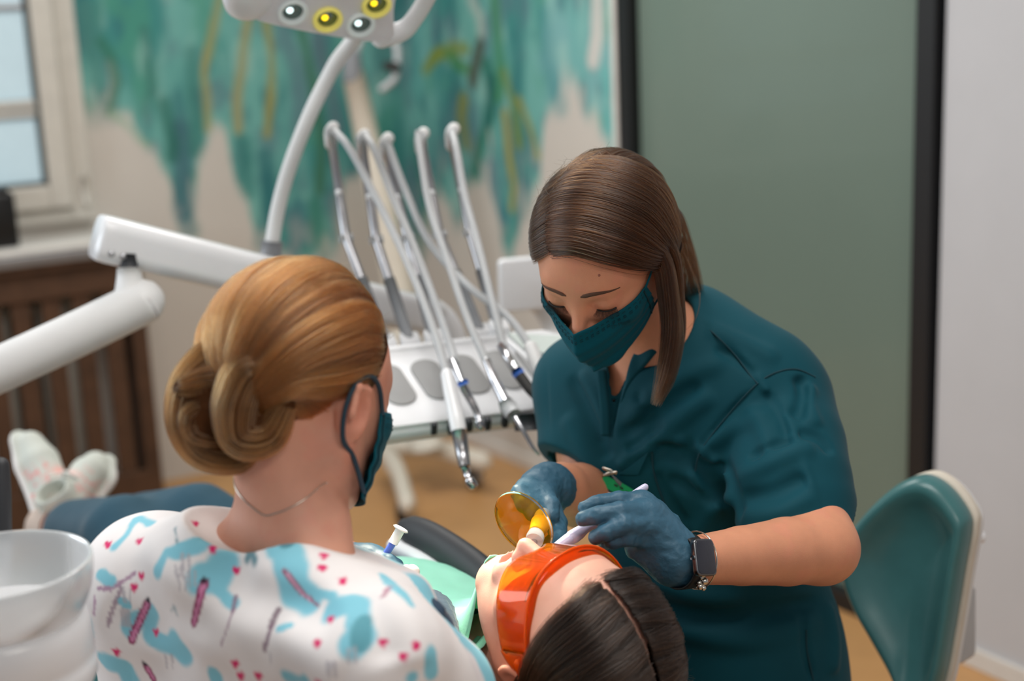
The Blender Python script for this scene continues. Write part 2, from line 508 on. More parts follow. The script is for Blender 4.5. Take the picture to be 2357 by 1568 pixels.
# --- painted mural colours
TEAL = lambda *c: np.array(lin(*c))
def seg_dist(u, z, pts):
    d = np.full(u.shape, 9.0); tt = np.zeros(u.shape); n = len(pts) - 1
    for i in range(n):
        a, b = np.array(pts[i]), np.array(pts[i + 1]); ab = b - a; L = ab @ ab + 1e-9
        t = np.clip(((u - a[0]) * ab[0] + (z - a[1]) * ab[1]) / L, 0, 1)
        q = np.hypot(u - a[0] - t * ab[0], z - a[1] - t * ab[1])
        m = q < d; d = np.where(m, q, d); tt = np.where(m, (i + t) / n, tt)
    return d, tt
EDGE = [(150, 235), (200, 250), (260, 262), (300, 292), (350, 352), (395, 430), (412, 520), (440, 535), (456, 410), (480, 335), (520, 322), (545, 450), (572, 500), (590, 570), (640, 590), (720, 600),
        (770, 590), (800, 430), (860, 400), (905, 520), (960, 560), (1010, 420), (1050, 520), (1100, 430), (1130, 350), (1155, 560), (1180, 620), (1200, 470), (1240, 450), (1262, 270), (1290, 235), (1330, 195),
        (1350, 260), (1375, 330), (1400, 350), (1416, 350), (1424, 20), (1440, -40)]
EDGE_UZ = np.array([unfold(*e) for e in EDGE]); EDGE_UZ = EDGE_UZ[np.argsort(EDGE_UZ[:, 0])]
STROKES = [  # colour, width in metres, opacity, pixel path
    ((70, 128, 122), .05, .7, [(205, 20), (215, 120), (225, 200), (260, 250)]), ((48, 112, 92), .026, .85, [(232, 95), (262, 140), (272, 190), (260, 240), (255, 262)]),
    ((130, 165, 130), .022, .7, [(262, 262), (290, 290), (318, 320), (340, 335)]), ((56, 105, 100), .03, .6, [(330, 70), (338, 150), (350, 215)]),
    ((60, 100, 112), .07, .8, [(415, 300), (425, 400), (420, 470), (436, 530)]), ((32, 100, 88), .05, .8, [(375, 240), (400, 330), (395, 360)]), ((40, 108, 100), .05, .7, [(440, 120), (452, 260), (448, 350)]),
    ((148, 145, 92), .026, .9, [(503, -10), (484, 90), (472, 180), (478, 300)]), ((152, 145, 98), .036, .92, [(578, 20), (556, 110), (546, 210), (549, 300)]), ((146, 140, 78), .03, .9, [(612, 40), (624, 150), (626, 230), (616, 310)]),
    ((92, 124, 132), .06, .85, [(645, 50), (682, 150), (694, 240), (690, 300)]), ((88, 112, 122), .05, .8, [(728, 60), (752, 180), (778, 300)]), ((58, 106, 78), .036, .85, [(694, 70), (722, 200), (740, 330), (736, 440)]),
    ((30, 96, 104), .06, .7, [(610, 360), (622, 470), (600, 560)]), ((44, 118, 112), .07, .7, [(560, 330), (566, 440)]), ((52, 110, 120), .06, .7, [(690, 480), (684, 560)]), ((36, 112, 92), .05, .7, [(725, 470), (745, 590)]),
    ((30, 112, 104), .09, .5, [(870, 60), (905, 240), (900, 420)]), ((96, 160, 152), .12, .5, [(820, 40), (830, 200)]), ((32, 118, 100), .07, .6, [(960, 330), (985, 480), (960, 600)]), ((90, 166, 158), .10, .5, [(960, 40), (960, 200)]),
    ((188, 190, 180), .05, .6, [(1085, 0), (1105, 40), (1108, 75)]), ((62, 128, 86), .05, .9, [(1136, -20), (1142, 70), (1150, 150), (1146, 220)]), ((28, 104, 82), .05, .9, [(1120, 150), (1130, 240), (1108, 330), (1090, 410)]),
    ((126, 138, 44), .045, .95, [(978, 160), (1002, 128), (1040, 112), (1072, 112)]), ((64, 128, 60), .04, .9, [(1030, 125), (1055, 150), (1075, 160)]), ((74, 70, 56), .06, .95, [(1104, 105), (1094, 150), (1086, 185)]),
    ((128, 132, 62), .05, .9, [(1068, 230), (1062, 270), (1072, 330)]), ((20, 92, 88), .06, .9, [(1130, 190), (1122, 280)]), ((104, 128, 58), .04, .9, [(1158, 170), (1182, 240), (1196, 330)]), ((160, 150, 62), .03, .9, [(1160, 260), (1172, 350), (1184, 430), (1178, 480)]),
    ((140, 140, 66), .026, .85, [(1196, 230), (1224, 300), (1240, 360)]), ((52, 116, 128), .06, .8, [(1136, 380), (1140, 440), (1160, 500)]), ((70, 134, 140), .08, .6, [(1250, 40), (1262, 160), (1290, 240)]), ((100, 166, 160), .10, .5, [(1330, 60), (1330, 150)]),
    ((104, 172, 168), .05, .9, [(1392, 170), (1402, 250), (1408, 340)]), ((196, 192, 186), .05, .95, [(1372, 0), (1376, 80), (1366, 140)]), ((158, 190, 180), .05, .6, [(820, 20), (850, 60)])]
STROKES = [(np.array(lin(*c)), w, a, [unfold(*q) for q in p]) for c, w, a, p in STROKES]
def mural(u, z):
    q = np.stack([u, z * 0.35, u * 0], -1)
    n1 = fbm(q * 7, 4, 3); n2 = fbm(q * 18 + 5, 3, 9); n3 = fbm(np.stack([u * 3, z * 2, u * 0], -1), 3, 21)
    base = np.array(lin(196, 189, 181)) * np.ones(u.shape + (1,))
    edge = np.interp(u, EDGE_UZ[:, 0], EDGE_UZ[:, 1], left=1.1, right=9)
    m = sstep(-0.05, 0.05, z - edge + (n2 - .5) * .22 + (n1 - .5) * .14) * (1 - .55 * sstep(.60, .75, n2) * (1 - sstep(0, .25, z - edge)))
    m *= sstep(-1.26, -1.19, u)
    n4 = fbm(np.stack([u * 9, z * 6, u * 0], -1), 4, 61)
    c = np.array(lin(106, 166, 158)) * (1 - sstep(.35, .65, n1))[..., None] + np.array(lin(58, 130, 126)) * sstep(.35, .65, n1)[..., None]
    k = sstep(.55, .75, n3)[..., None]; c = c * (1 - k) + np.array(lin(118, 168, 168)) * k
    k = (sstep(.52, .70, n2) * .75)[..., None]; c = c * (1 - k) + np.array(lin(48, 110, 114)) * k
    k = (sstep(.54, .70, n4) * .7)[..., None]; c = c * (1 - k) + np.array(lin(84, 118, 126)) * k
    k = (sstep(.58, .74, 1 - n4) * .6)[..., None]; c = c * (1 - k) + np.array(lin(70, 142, 118)) * k
    k = (sstep(.62, .8, 1 - n2) * .5)[..., None]; c = c * (1 - k) + np.array(lin(150, 190, 180)) * k
    for col, w, a, pts in STROKES:
        d, t = seg_dist(u + (n2 - .5) * .03, z, pts)
        ww = w * .62 * (0.65 + .7 * n1)
        k = (a * (1 - sstep(ww * .45, ww * 1.3, d)) * (.95 + .6 * (n2 - .5)))[..., None].clip(0, 1)
        c = c * (1 - k) + col * k
        m = np.maximum(m, k[..., 0] * .9)
    return base * (1 - m[..., None]) + c * m[..., None]
def painted(fn, s0, s1, z0, z1, ns, nz, sign):
    ss = np.linspace(s0, s1, ns); zz = np.linspace(z0, z1, nz)
    G = np.array([[fn(s, z) for z in zz] for s in ss])
    if sign < 0: G = G[::-1]; ss = ss[::-1]
    UU, ZZ = np.meshgrid(ss * sign, zz, indexing='ij')
    V, Q = sheet(G)
    return (V, np.asarray(Q)), mural(UU, ZZ).reshape(-1, 3)
MUR = []
vf, c = painted(wa, 0, 3.6, 0, 2.75, 400, 240, -1)
tag(obj('wall_back', vf, 'wall_paint', colors=c), 'pale wall with a teal watercolour mural beside the window', 'wall', kind='structure')
vf, c = painted(wb, 0, 1.29, 0, 2.75, 200, 260, 1)
tag(obj('wall_mural', vf, 'wall_paint', colors=c), 'pale wall with teal, green and ochre mural beside the glass door', 'wall', kind='structure')
def quadwall(a, b, c, d): return np.array([a, b, c, d]), [[0, 1, 2, 3]]
def wslab(fn, s0, s1, z0, z1, o0, o1, bev=0.0):
    a, b = fn(s0, z0, o0), fn(s1, z1, o1)
    ex = dA if fn is wa else dB; ey = dB if fn is wa else dA
    return box((a + b) / 2, ex, ey, UP, abs(s1 - s0) / 2, abs(o1 - o0) / 2, abs(z1 - z0) / 2, bev)
tag(obj('wall_right', wslab(wb, 2.5, 6.2, 0, 2.75, -.1, 0), 'plain_wall', smooth=False), 'plain white wall to the side of the black-framed door', 'wall', kind='structure')
tag(obj('wall_lintel', wslab(wb, 1.29, 2.5, 2.3, 2.75, -.1, 0), 'plain_wall', smooth=False), 'plain white wall strip above the sliding glass door', 'wall', kind='structure')
tag(obj('baseboard_right', merge(wslab(wb, 2.5, 6.2, 0, .05, 0, .012, .003), wslab(wb, .02, 1.29, 0, .05, 0, .012, .003)), 'white_trim', smooth=False), 'thin pale skirting along the foot of the door wall', 'baseboard', kind='structure')
# glass door in its black frame
d = root('door_1', wb(1.9, 0), 'tall frosted grey-green glass door in a black frame', 'door'); d['kind'] = 'structure'
obj('glass_panel', wslab(wb, 1.35, 2.44, .05, 2.26, -.035, -.02), 'door_glass', d, smooth=False)
for s0, s1 in ((1.306, 1.362), (2.43, 2.485)):
    obj('frame_post', wslab(wb, s0, s1, 0, 2.3, -.05, .02, .003), 'black_frame', d, smooth=False)
obj('frame_rail', wslab(wb, 1.306, 2.485, 2.25, 2.3, -.05, .02, .003), 'black_frame', d, smooth=False)
obj('frame_rail', wslab(wb, 1.36, 2.43, 0, .05, -.05, .015, .003), 'black_frame', d, smooth=False)
tag(obj('trim_1', wslab(wb, 1.285, 1.306, 0, 2.32, 0, .025, .003), 'white_trim', smooth=False), 'narrow white trim strip along the edge of the mural', 'trim', kind='structure')
# window
w = root('window_1', wa(1.8, .95), 'white framed window with frosted panes behind a cross bar', 'window'); w['kind'] = 'structure'
def wf(s0, s1, z0, z1, o0, o1): return wslab(wa, s0, s1, z0, z1, o0, o1, .006)
obj('frame_side', wf(1.215, 1.285, .95, 2.45, 0, .05), 'window_plastic', w, smooth=False)
obj('frame_side', wf(2.4, 2.47, .95, 2.45, 0, .05), 'window_plastic', w, smooth=False)
obj('frame_bottom', wf(1.285, 2.4, .95, 1.0, 0, .05), 'window_plastic', w, smooth=False)
sa = obj('sash', merge(wf(1.29, 1.36, 1.0, 2.4, .02, .075), wf(1.36, 2.4, 1.0, 1.075, .02, .075)), 'window_plastic', w, smooth=False)
obj('gasket', merge(wf(1.36, 1.373, 1.085, 2.4, .03, .066), wf(1.36, 2.4, 1.075, 1.087, .03, .066)), 'gasket', sa, smooth=False)
obj('pane', wf(1.373, 2.4, 1.087, 1.285, .035, .045), 'window_light', w, smooth=False)
obj('pane', wf(1.373, 2.4, 1.345, 1.62, .035, .045), 'window_light', w, smooth=False)
obj('pane', wf(1.373, 2.4, 1.64, 2.4, .035, .045), 'window_light', w, smooth=False)
obj('blind_rail', tube([wa(1.375, 1.332, .055), wa(2.4, 1.332, .055)], .014, 10), 'window_plastic', w)
obj('blind_rail', tube([wa(1.375, 1.302, .055), wa(2.4, 1.302, .055)], .011, 10), 'window_plastic', w)
obj('cross_bar', wf(1.373, 2.4, 1.62, 1.64, .03, .06), 'steel_strip', w, smooth=False)
hg = obj('hinge', tube([wa(1.245, 1.0, .06), wa(1.245, 1.09, .06)], .01, 10), 'window_plastic', w)
tag(obj('window_sill', wslab(wa, 1.13, 2.6, .884, .905, 0, .235, .006), 'white_trim', smooth=False), 'pale window sill board above the wooden radiator cover', 'sill', kind='structure')
bx = root('speaker_box', wa(1.545, .905, .14), 'small black plastic box standing on the window sill', 'box')
obj('box_body', box(wa(1.545, .99, .14), dA, dB, UP, .05, .04, .085, .012, 3), 'black_plastic', bx)
obj('box_cap', box(wa(1.545, 1.082, .14), dA, dB, UP, .035, .03, .010, .006, 2), 'black_plastic', bx)
# wooden radiator cover
r = root('radiator_cover', wa(1.7, 0, .1), 'dark brown wooden slatted radiator cover under the window', 'radiator cover')
obj('top_board', wslab(wa, 1.135, 2.6, .825, .85, 0, .232, .004), 'dark_wood', r, smooth=False)
obj('metal_edge', wslab(wa, 1.135, 2.6, .851, .884, .0, .245, .004), 'steel_strip', r, smooth=False)
obj('top_rail', wslab(wa, 1.15, 2.6, .735, .825, .185, .21, .003), 'dark_wood', r, smooth=False)
obj('bottom_rail', wslab(wa, 1.15, 2.6, 0.0, .12, .185, .21, .003), 'dark_wood', r, smooth=False)
obj('end_panel', wslab(wa, 1.135, 1.155, 0.0, .825, 0, .212, .003), 'dark_wood', r, smooth=False)
obj('end_stile', wslab(wa, 1.155, 1.185, .12, .735, .185, .21, .003), 'dark_wood', r, smooth=False)
for i in range(15):
    s0 = 1.212 + i * .094
    obj('slat', wslab(wa, s0, s0 + .058, .1, .75, .178, .198, .003), 'dark_wood', r, smooth=False)
rd = root('radiator', wa(1.8, .08, .07), 'pale panel radiator behind the wooden slats', 'radiator')
for i in range(16):
    obj('radiator_column', wslab(wa, 1.33 + i * .07, 1.385 + i * .07, .1, .72, .04, .1, .012), 'radiator_white', rd)
obj('radiator_header', tube([wa(1.31, .68, .07), wa(2.5, .68, .07)], .02, 10), 'radiator_white', rd)
# ------------------------------------------------------------------ dental equipment
mat('white_plastic', (226, 227, 230), rough=0.28, var=0.01, coat=0.2)
mat('white_matt', (214, 214, 214), rough=0.5, var=0.015)
mat('cream_paint', (206, 198, 184), rough=0.5)
mat('grey_pad', (150, 150, 150), rough=0.6)
mat('grey_plastic', (128, 130, 134), rough=0.45)
mat('hose_grey', (176, 178, 180), rough=0.45)
mat('chrome', (200, 200, 204), rough=0.16, metal=1.0, var=0.02)
mat('brushed_steel', (176, 176, 180), rough=0.3, metal=0.9, var=0.05)
mat('dark_grey', (46, 48, 52), rough=0.55, bump=0.05)
mat('lamp_face', (226, 226, 232), rough=0.5, bump=0.3, bscale=260, bstretch=(1, .05, .05))
mat('lamp_white_glow', (235, 245, 245), rough=0.1, emit=(226, 250, 250), estr=2.2)
mat('lamp_yellow_glow', (240, 215, 40), rough=0.1, emit=(255, 214, 20), estr=2.0)
mat('lamp_ring_white', (216, 222, 222), rough=0.3, emit=(220, 235, 235), estr=0.12)
mat('lamp_ring_yellow', (236, 226, 130), rough=0.3, emit=(240, 226, 100), estr=0.2)
mat('reflector', (120, 135, 130), rough=0.12, metal=0.9)
mat('blue_band', (50, 100, 190), rough=0.4)
mat('pale_blue', (130, 196, 216), rough=0.4)
mat('panel_grey', (190, 200, 196), rough=0.4)
mat('screen_pale', (206, 210, 214), rough=0.3)
mat('teal_vinyl', (62, 110, 112), rough=0.34, var=0.05, vscale=30, bump=0.12, bscale=420, coat=0.15)
mat('caster_black', (34, 32, 30), rough=0.6)
def pl(px, py, p0, n):
    r = ray(px, py); return CC + r * ((n @ (p0 - CC)) / (n @ r))

# ---- operating lamp above the patient
MOUTH = P(1205, 1330, 1.50)
LC = P(748, -20, 2.08)
LN = nrm(MOUTH - LC)                        # the way it shines
LX = nrm(CR * 1.0 - CU * .02 - (CR @ LN) * LN); LY = np.cross(LN, LX)
if LY @ CU < 0: LY = -LY
def lxy(px, py):
    q = pl(px, py, LC, LN) - LC; return q @ LX, q @ LY
lamp = root('operating_lamp', LC, 'white dental operating lamp head with clear and yellow reflectors and loop handle', 'lamp')
low = [lxy(*p) for p in ((505, -10), (545, 25), (600, 50), (700, 72), (800, 88), (860, 95), (905, 90))]
b0 = low[0]; b1 = low[-1]
upp = [(-x + (b0[0] + b1[0]), .36 - (y + 0.0)) for x, y in low]
ymax = max(y for _, y in low)
outline = low + [(b1[0] + .004, b1[1] + .05), (b1[0] + .012, b1[1] + .13), (b1[0] - .03, b1[1] + .2), (b1[0] - .12, b1[1] + .235), (b0[0] + .1, b0[1] + .19), (b0[0] - .01, b0[1] + .13), (b0[0] - .025, b0[1] + .06)]
outline = [tuple(q) for q in spline(np.array(outline), 72, closed=True)]
o2 = np.array(outline); cc = o2.mean(0)
zdir = LN
def lw(x, y, z=0.0): return LC + LX * x + LY * y + LN * z
def shell(out, levels):
    n = len(out); V = []; F = []
    for sc, z in levels:
        for x, y in out:
            q = cc + (np.array([x, y]) - cc) * sc; V.append(lw(q[0], q[1], z))
    for i in range(len(levels) - 1):
        for j in range(n):
            k = (j + 1) % n; F.append([i * n + j, i * n + k, (i + 1) * n + k, (i + 1) * n + j])
    F.append(list(range(n))[::-1]); F.append([(len(levels) - 1) * n + j for j in range(n)])
    return np.array(V), F
obj('housing', shell(outline, [(.55, -.075), (.8, -.066), (.94, -.045), (1.0, -.02), (1.0, -.004), (.985, .002), (.97, .003)]), 'white_plastic', lamp, autosmooth=50)
obj('face_panel', shell(outline, [(.955, -.002), (.955, .005), (.945, .006)]), 'lamp_face', lamp, autosmooth=40)
for i, (px, py, kind) in enumerate(((672, 22, 0), (752, 38, 1), (828, 50, 0), (864, 4, 1), (600, -70, 1), (700, -80, 0), (790, -62, 1))):
    x, y = lxy(px, py); c0 = lw(x, y, .006)
    ring = obj('reflector_ring', lathe([(.0225, 0), (.0225, .004), (.0195, .006), (.0165, .004), (.015, .0015)], c0, LN, 28), 'lamp_ring_yellow' if kind else 'lamp_ring_white', lamp)
    c1 = c0 + LY * .004 + LN * .002
    obj('reflector_cup', lathe([(.0152, .001), (.013, -.004), (.006, -.009), (.0, -.0095)][::-1], c1, LN, 24), 'reflector', ring)
    obj('bulb', lathe([(0, .004), (.004, .003), (.006, -.001), (.005, -.006)][::-1], c1 + LX * -.004 + LY * .002, LN, 16), 'lamp_yellow_glow' if kind else 'lamp_white_glow', ring)
x, y = lxy(572, 2)
obj('dome_cap', lathe([(0.0, .014), (.018, .013), (.03, .009), (.0355, .002), (.036, -.01)][::-1], lw(x, y, 0), LN, 28), 'white_plastic', lamp)
hp = [lxy(*p) for p in ((880, 92), (930, 76), (958, 45), (985, 0), (1005, -45))] 
hp = hp + [(hp[-1][0] - .004, hp[-1][1] + .03), (hp[-1][0] - .03, hp[-1][1] + .055), (b1[0] - .01, hp[-1][1] + .06)]
obj('loop_handle', tube([lw(x, y, -.008) for x, y in spline(np.array(hp), 30)], np.interp(np.linspace(0, 1, 30), [0, .25, 1], [.017, .0135, .0125]), 14, flat=.8, rnd=True), 'white_plastic', lamp)
pa = [LC - LN * .07 + LX * .02, P(820, 60, 2.32), P(770, 150, 2.36), P(715, 260, 2.38), P(668, 380, 2.4), P(640, 480, 2.41), P(624, 575, 2.42)]
obj('curved_arm', tube(spline(pa, 40), .0125, 14), 'white_matt', lamp)
obj('arm_socket', tube([P(626, 555, 2.42), P(622, 600, 2.425)], .018, 14), 'grey_plastic', lamp)
obj('yoke', tube(spline([LC - LN * .05 + LX * .1, LC - LN * .11 + LX * .06, LC - LN * .12 - LX * .02], 10), .013, 12), 'white_matt', lamp)
sp = bpy.data.lights.new('lamp_beam', 'SPOT'); sp.energy = 120; sp.color = (1.0, 0.93, 0.72); sp.spot_size = math.radians(17); sp.spot_blend = 0.5; sp.shadow_soft_size = 0.05
so = bpy.data.objects.new('lamp_beam', sp); COL.objects.link(so); so.parent = lamp
aim = P(1105, 1440, 1.55)
so.location = LN * .03
so.rotation_euler = Vector(aim - LC).to_track_quat('-Z', 'Y').to_euler()

# ---- delivery arm
arm = root('delivery_arm', P(300, 700, 2.2), 'white jointed support arm reaching across to the instrument console', 'support arm')
ax0, ax1 = P(222, 545, 2.25), P(1010, 735, 2.55)
axd = nrm(ax1 - ax0); axu = nrm(UP - (UP @ axd) * axd); axs = np.cross(axd, axu)
sec = rrect(.039, .037, .024, 7)
def loft(stations):
    V = []; F = []; n = len(sec)
    for c, sw, sh in stations:
        for x, y in sec: V.append(c + axs * x * sw + axu * y * sh)
    for i in range(len(stations) - 1):
        for j in range(n):
            k = (j + 1) % n; F.append([i * n + j, i * n + k, (i + 1) * n + k, (i + 1) * n + j][::-1])
    F.append(list(range(n))); F.append([(len(stations) - 1) * n + j for j in range(n)][::-1])
    return np.array(V), F
Lx = np.linalg.norm(ax1 - ax0)
obj('upper_arm', loft([(ax0 + axd * .0, .9, .92), (ax0 + axd * .006, .97, .98), (ax0 + axd * .02, 1, 1), (ax0 + axd * Lx * .4, .98, .97), (ax0 + axd * Lx * .8, .92, .92), (ax0 + axd * (Lx - .02), .9, .9), (ax1, .7, .7)]), 'white_plastic', arm)
for px, py in ((252, 577), (279, 581)):
    q = ax0 + axd * ((px - 222) / 3274 * 2.25) - axu * .018; s_ = -axs if axs[1] > 0 else axs
    obj('screw', lathe([(0, .0025), (.004, .002), (.0055, -.001)][::-1], q + s_ * .0395, s_, 14), 'brushed_steel', arm)
ep = P(297, 650, 2.25)
obj('joint_pin', tube([P(297, 585, 2.25), P(297, 625, 2.25)], .0135, 14), 'dark_grey', arm)
obj('elbow_post', tube([P(297, 617, 2.25), P(298, 640, 2.25), P(300, 690, 2.25)], [.0185, .02, .026], 18), 'white_matt', arm)
obj('lower_arm', tube(spline([P(-420, 1010, 2.1), P(-150, 912, 2.15), P(0, 850, 2.18), P(180, 768, 2.22), P(310, 705, 2.25), P(328, 694, 2.255)], 24), .0355, 22, rnd=True), 'white_matt', arm)
obj('arm_bracket', tube(spline([ax1 - axd * .06, ax1, ax1 + axd * .03 - UP * .06, ax1 + axd * .04 - UP * .15], 12), .03, 14, rnd=True), 'white_plastic', arm)

# ---- instrument console
T0 = P(1085, 885, 2.22)
e1 = nrm(A(.955, .29, 0)); e2 = nrm(A(-.27, .88, .40)); e3 = np.cross(e1, e2)
def tw(a, b, c=0.0): return T0 + e1 * a + e2 * b + e3 * c
def txy(px, py):
    q = pl(px, py, T0, e3) - T0; return q @ e1, q @ e2
con = root('instrument_console', tw(0, 0, -.05), 'white dental instrument console with grey oval rests and five rods', 'instrument console')
fr = [txy(*p) for p in ((800, 955), (870, 965), (1000, 955), (1150, 935), (1300, 900))]
bk = [txy(*p) for p in ((1290, 770), (1200, 765), (1050, 780), (900, 800), (800, 815))]
print('console', [tuple(round(v, 3) for v in q) for q in fr + bk])
xl, xr = -.2, .17
prof = [(-.055, -.040), (-.072, -.036), (-.084, -.018), (-.080, -.003), (-.065, .004), (.08, .004), (.1, .01), (.112, .006), (.115, -.03), (.09, -.055)]
pr = spline(np.array(prof), 40, closed=True)
xs = np.concatenate([[xl, xl + .006, xl + .02], np.linspace(xl + .04, xr - .04, 8), [xr - .02, xr - .006, xr]])
sc = [.82, .94, .99] + [1] * 8 + [.99, .94, .82]
pc = pr.mean(0)
V = []; F = []; n = len(pr)
for x, k in zip(xs, sc):
    for b, c in pr: V.append(tw(x, pc[0] + (b - pc[0]) * k, pc[1] + (c - pc[1]) * k))
for i in range(len(xs) - 1):
    for j in range(n):
        k = (j + 1) % n; F.append([i * n + j, i * n + k, (i + 1) * n + k, (i + 1) * n + j])
F.append(list(range(n))[::-1]); F.append([(len(xs) - 1) * n + j for j in range(n)])
obj('console_body', (np.array(V), F), 'white_plastic', con)
for px, py in ((908, 893), (995, 880), (1078, 868), (1160, 858), (1235, 842)):
    a, b = txy(px, py)
    obj('oval_rest', prism(rrect(.0235, .052, .0232, 8), tw(a, b, .004), nrm(e1 + e2 * .14), nrm(e2 - e1 * .14), .004, .0018), 'grey_pad', con, autosmooth=50)
for px, py in ((998, 985), (1038, 985), (1080, 978), (1122, 974), (1162, 968), (1040, 975)):
    c = P(px, py, 2.14)
    obj('cradle_hook', box(c, e1, e2, e3, .0045, .006, .010, .0015), 'dark_grey', con)
obj('hose_outlet', tube([P(1215, 950, 2.15), P(1218, 990, 2.15)], .022, 16), 'dark_grey', con)
obj('side_handle', tube(spline([P(1245, 960, 2.15), P(1268, 1000, 2.12), P(1292, 1045, 2.1), P(1330, 1060, 2.12), P(1360, 1010, 2.15)], 20), .014, 12, rnd=True), 'grey_plastic', con)
for px, py in ((890, 800), (945, 795), (1000, 788), (1108, 775), (1150, 765)):
    obj('rod_base', box(P(px, py, 2.33), e1, e2, UP, .016, .014, .016, .004), 'white_plastic', con)
RODS = [((760, 305), (797, 548), (890, 800)), ((832, 322), (866, 552), (945, 795)), ((886, 330), (938, 548), (1000, 788)), ((968, 318), (1012, 540), (1108, 775)), ((1038, 308), (1082, 535), (1150, 765))]
for i, (t, m_, b) in enumerate(RODS):
    pt, pm, pb = P(*t, 2.42), P(*m_, 2.38), P(*b, 2.33)
    rod = obj('instrument_rod', tube([pb, lerp(pb, pm, .5), pm, pt], [.0085, .0085, .008, .0075], 10), 'brushed_steel', con)
    obj('rod_sleeve', tube([lerp(pb, pm, .05), lerp(pb, pm, .62)], .0125, 12, flat=.75), 'grey_plastic', rod)
    obj('rod_clip', tube([pm - e1 * .011, pm + e1 * .011], .0075, 10), 'hose_grey', rod)
    obj('rod_top', tube(spline([pt - UP * .02, pt, pt + UP * .008 + e1 * .006], 6), .0105, 12, rnd=True), 'white_matt', rod)
    obj('pulley', lathe([(.004, -.006), (.009, -.005), (.009, .005), (.004, .006)], pt + e1 * .002 - CF * .006, CF, 16), 'hose_grey', rod)
    obj('light_button', lathe([(0, .006), (.005, .004), (.007, 0)][::-1], lerp(pt, pm, .58) - CF * .007, -CF, 12), 'white_plastic', rod)

# hoses and handpieces lying on the console
def hose_pts(pix, d0, d1, n=40):
    dd = np.linspace(d0, d1, len(pix)); return spline([P(x, y, q) for (x, y), q in zip(pix, dd)], n)
def handpiece(label, hose, d0, d1, segs, extra=()):
    """segs: (px, py, d, radius) stations grouped by material"""
    h = root('dental_handpiece', P(*segs[0][1][0][:2], segs[0][1][0][2]), label, 'handpiece', 'handpieces on the console')
    obj('hose', tube(hose_pts(hose, d0, d1), .0062, 10), 'hose_grey', h)
    for nm, st, mm in segs:
        obj(nm, tube([P(x, y, d) for x, y, d, _ in st], [r for *_, r in st], 14, rnd=(nm in ('head', 'tip', 'body'))), mm, h)
    return h
d_ = 2.1
handpiece('thick white handpiece hanging lowest off the console front, steel head', [(766, 298), (800, 335), (850, 425), (915, 555), (965, 670), (1005, 780), (1030, 868)], 2.4, 2.12,
          [('body', [(1029, 862, 2.11, .0095), (1036, 900, 2.1, .0105), (1050, 960, 2.08, .012), (1056, 992, 2.07, .0118)], 'white_plastic'),
           ('shaft', [(1056, 992, 2.07, .0118), (1064, 1040, 2.06, .010), (1070, 1075, 2.05, .0085)], 'brushed_steel'),
           ('neck', [(1070, 1073, 2.05, .0075), (1077, 1096, 2.05, .0052)], 'chrome'), ('head', [(1082, 1108, 2.05, .0075), (1088, 1116, 2.05, .0072)], 'chrome')])
handpiece('slim steel handpiece with blue band and bent chrome neck', [(838, 308), (862, 345), (905, 455), (950, 560), (1000, 690), (1035, 790), (1048, 838)], 2.4, 2.15,
          [('body', [(1042, 830, 2.15, .006), (1054, 862, 2.14, .0072), (1066, 892, 2.13, .0068)], 'chrome'), ('colour_band', [(1063, 876, 2.13, .0084), (1067, 886, 2.13, .0084)], 'blue_band'),
           ('neck', [(1066, 890, 2.13, .0068), (1085, 925, 2.12, .006), (1096, 945, 2.12, .0055), (1103, 966, 2.12, .005)], 'brushed_steel'), ('head', [(1104, 972, 2.12, .0068), (1107, 982, 2.12, .0066)], 'chrome')])
handpiece('air and water syringe with grey button block and thin steel tip', [(962, 305), (972, 380), (990, 480), (1030, 600), (1075, 730), (1122, 838)], 2.4, 2.14,
          [('body', [(1120, 832, 2.14, .0065), (1140, 880, 2.12, .0082), (1162, 925, 2.1, .0085)], 'chrome'), ('button_block', [(1160, 920, 2.1, .0095), (1170, 938, 2.1, .0135), (1182, 955, 2.09, .0115)], 'hose_grey'),
           ('tip', [(1186, 962, 2.09, .0045), (1206, 995, 2.08, .0035), (1226, 1030, 2.07, .0028), (1240, 1046, 2.07, .002)], 'chrome')])
handpiece('black bodied handpiece with bright blue ring', [(1040, 300), (1052, 350), (1070, 450), (1100, 560), (1130, 680), (1160, 800)], 2.4, 2.17,
          [('sleeve', [(1152, 795, 2.17, .0065), (1172, 828, 2.15, .0078), (1188, 852, 2.14, .008)], 'chrome'), ('colour_band', [(1188, 852, 2.14, .0092), (1195, 863, 2.14, .0092)], 'blue_band'),
           ('body', [(1195, 863, 2.14, .0085), (1220, 897, 2.12, .0078), (1244, 925, 2.11, .0062), (1258, 936, 2.11, .0052)], 'caster_black'), ('head', [(1264, 938, 2.1, .007), (1282, 944, 2.1, .0075)], 'chrome')])
handpiece('short thick white scaler handpiece next to the keypad', [(890, 322), (930, 430), (990, 560), (1080, 660), (1170, 730), (1222, 800)], 2.42, 2.2,
          [('body', [(1222, 800, 2.18, .0105), (1240, 850, 2.16, .0118), (1256, 890, 2.15, .0122)], 'white_matt'), ('shaft', [(1256, 888, 2.15, .011), (1266, 912, 2.15, .009)], 'brushed_steel'), ('head', [(1266, 912, 2.15, .0055), (1271, 925, 2.15, .004)], 'caster_black')])

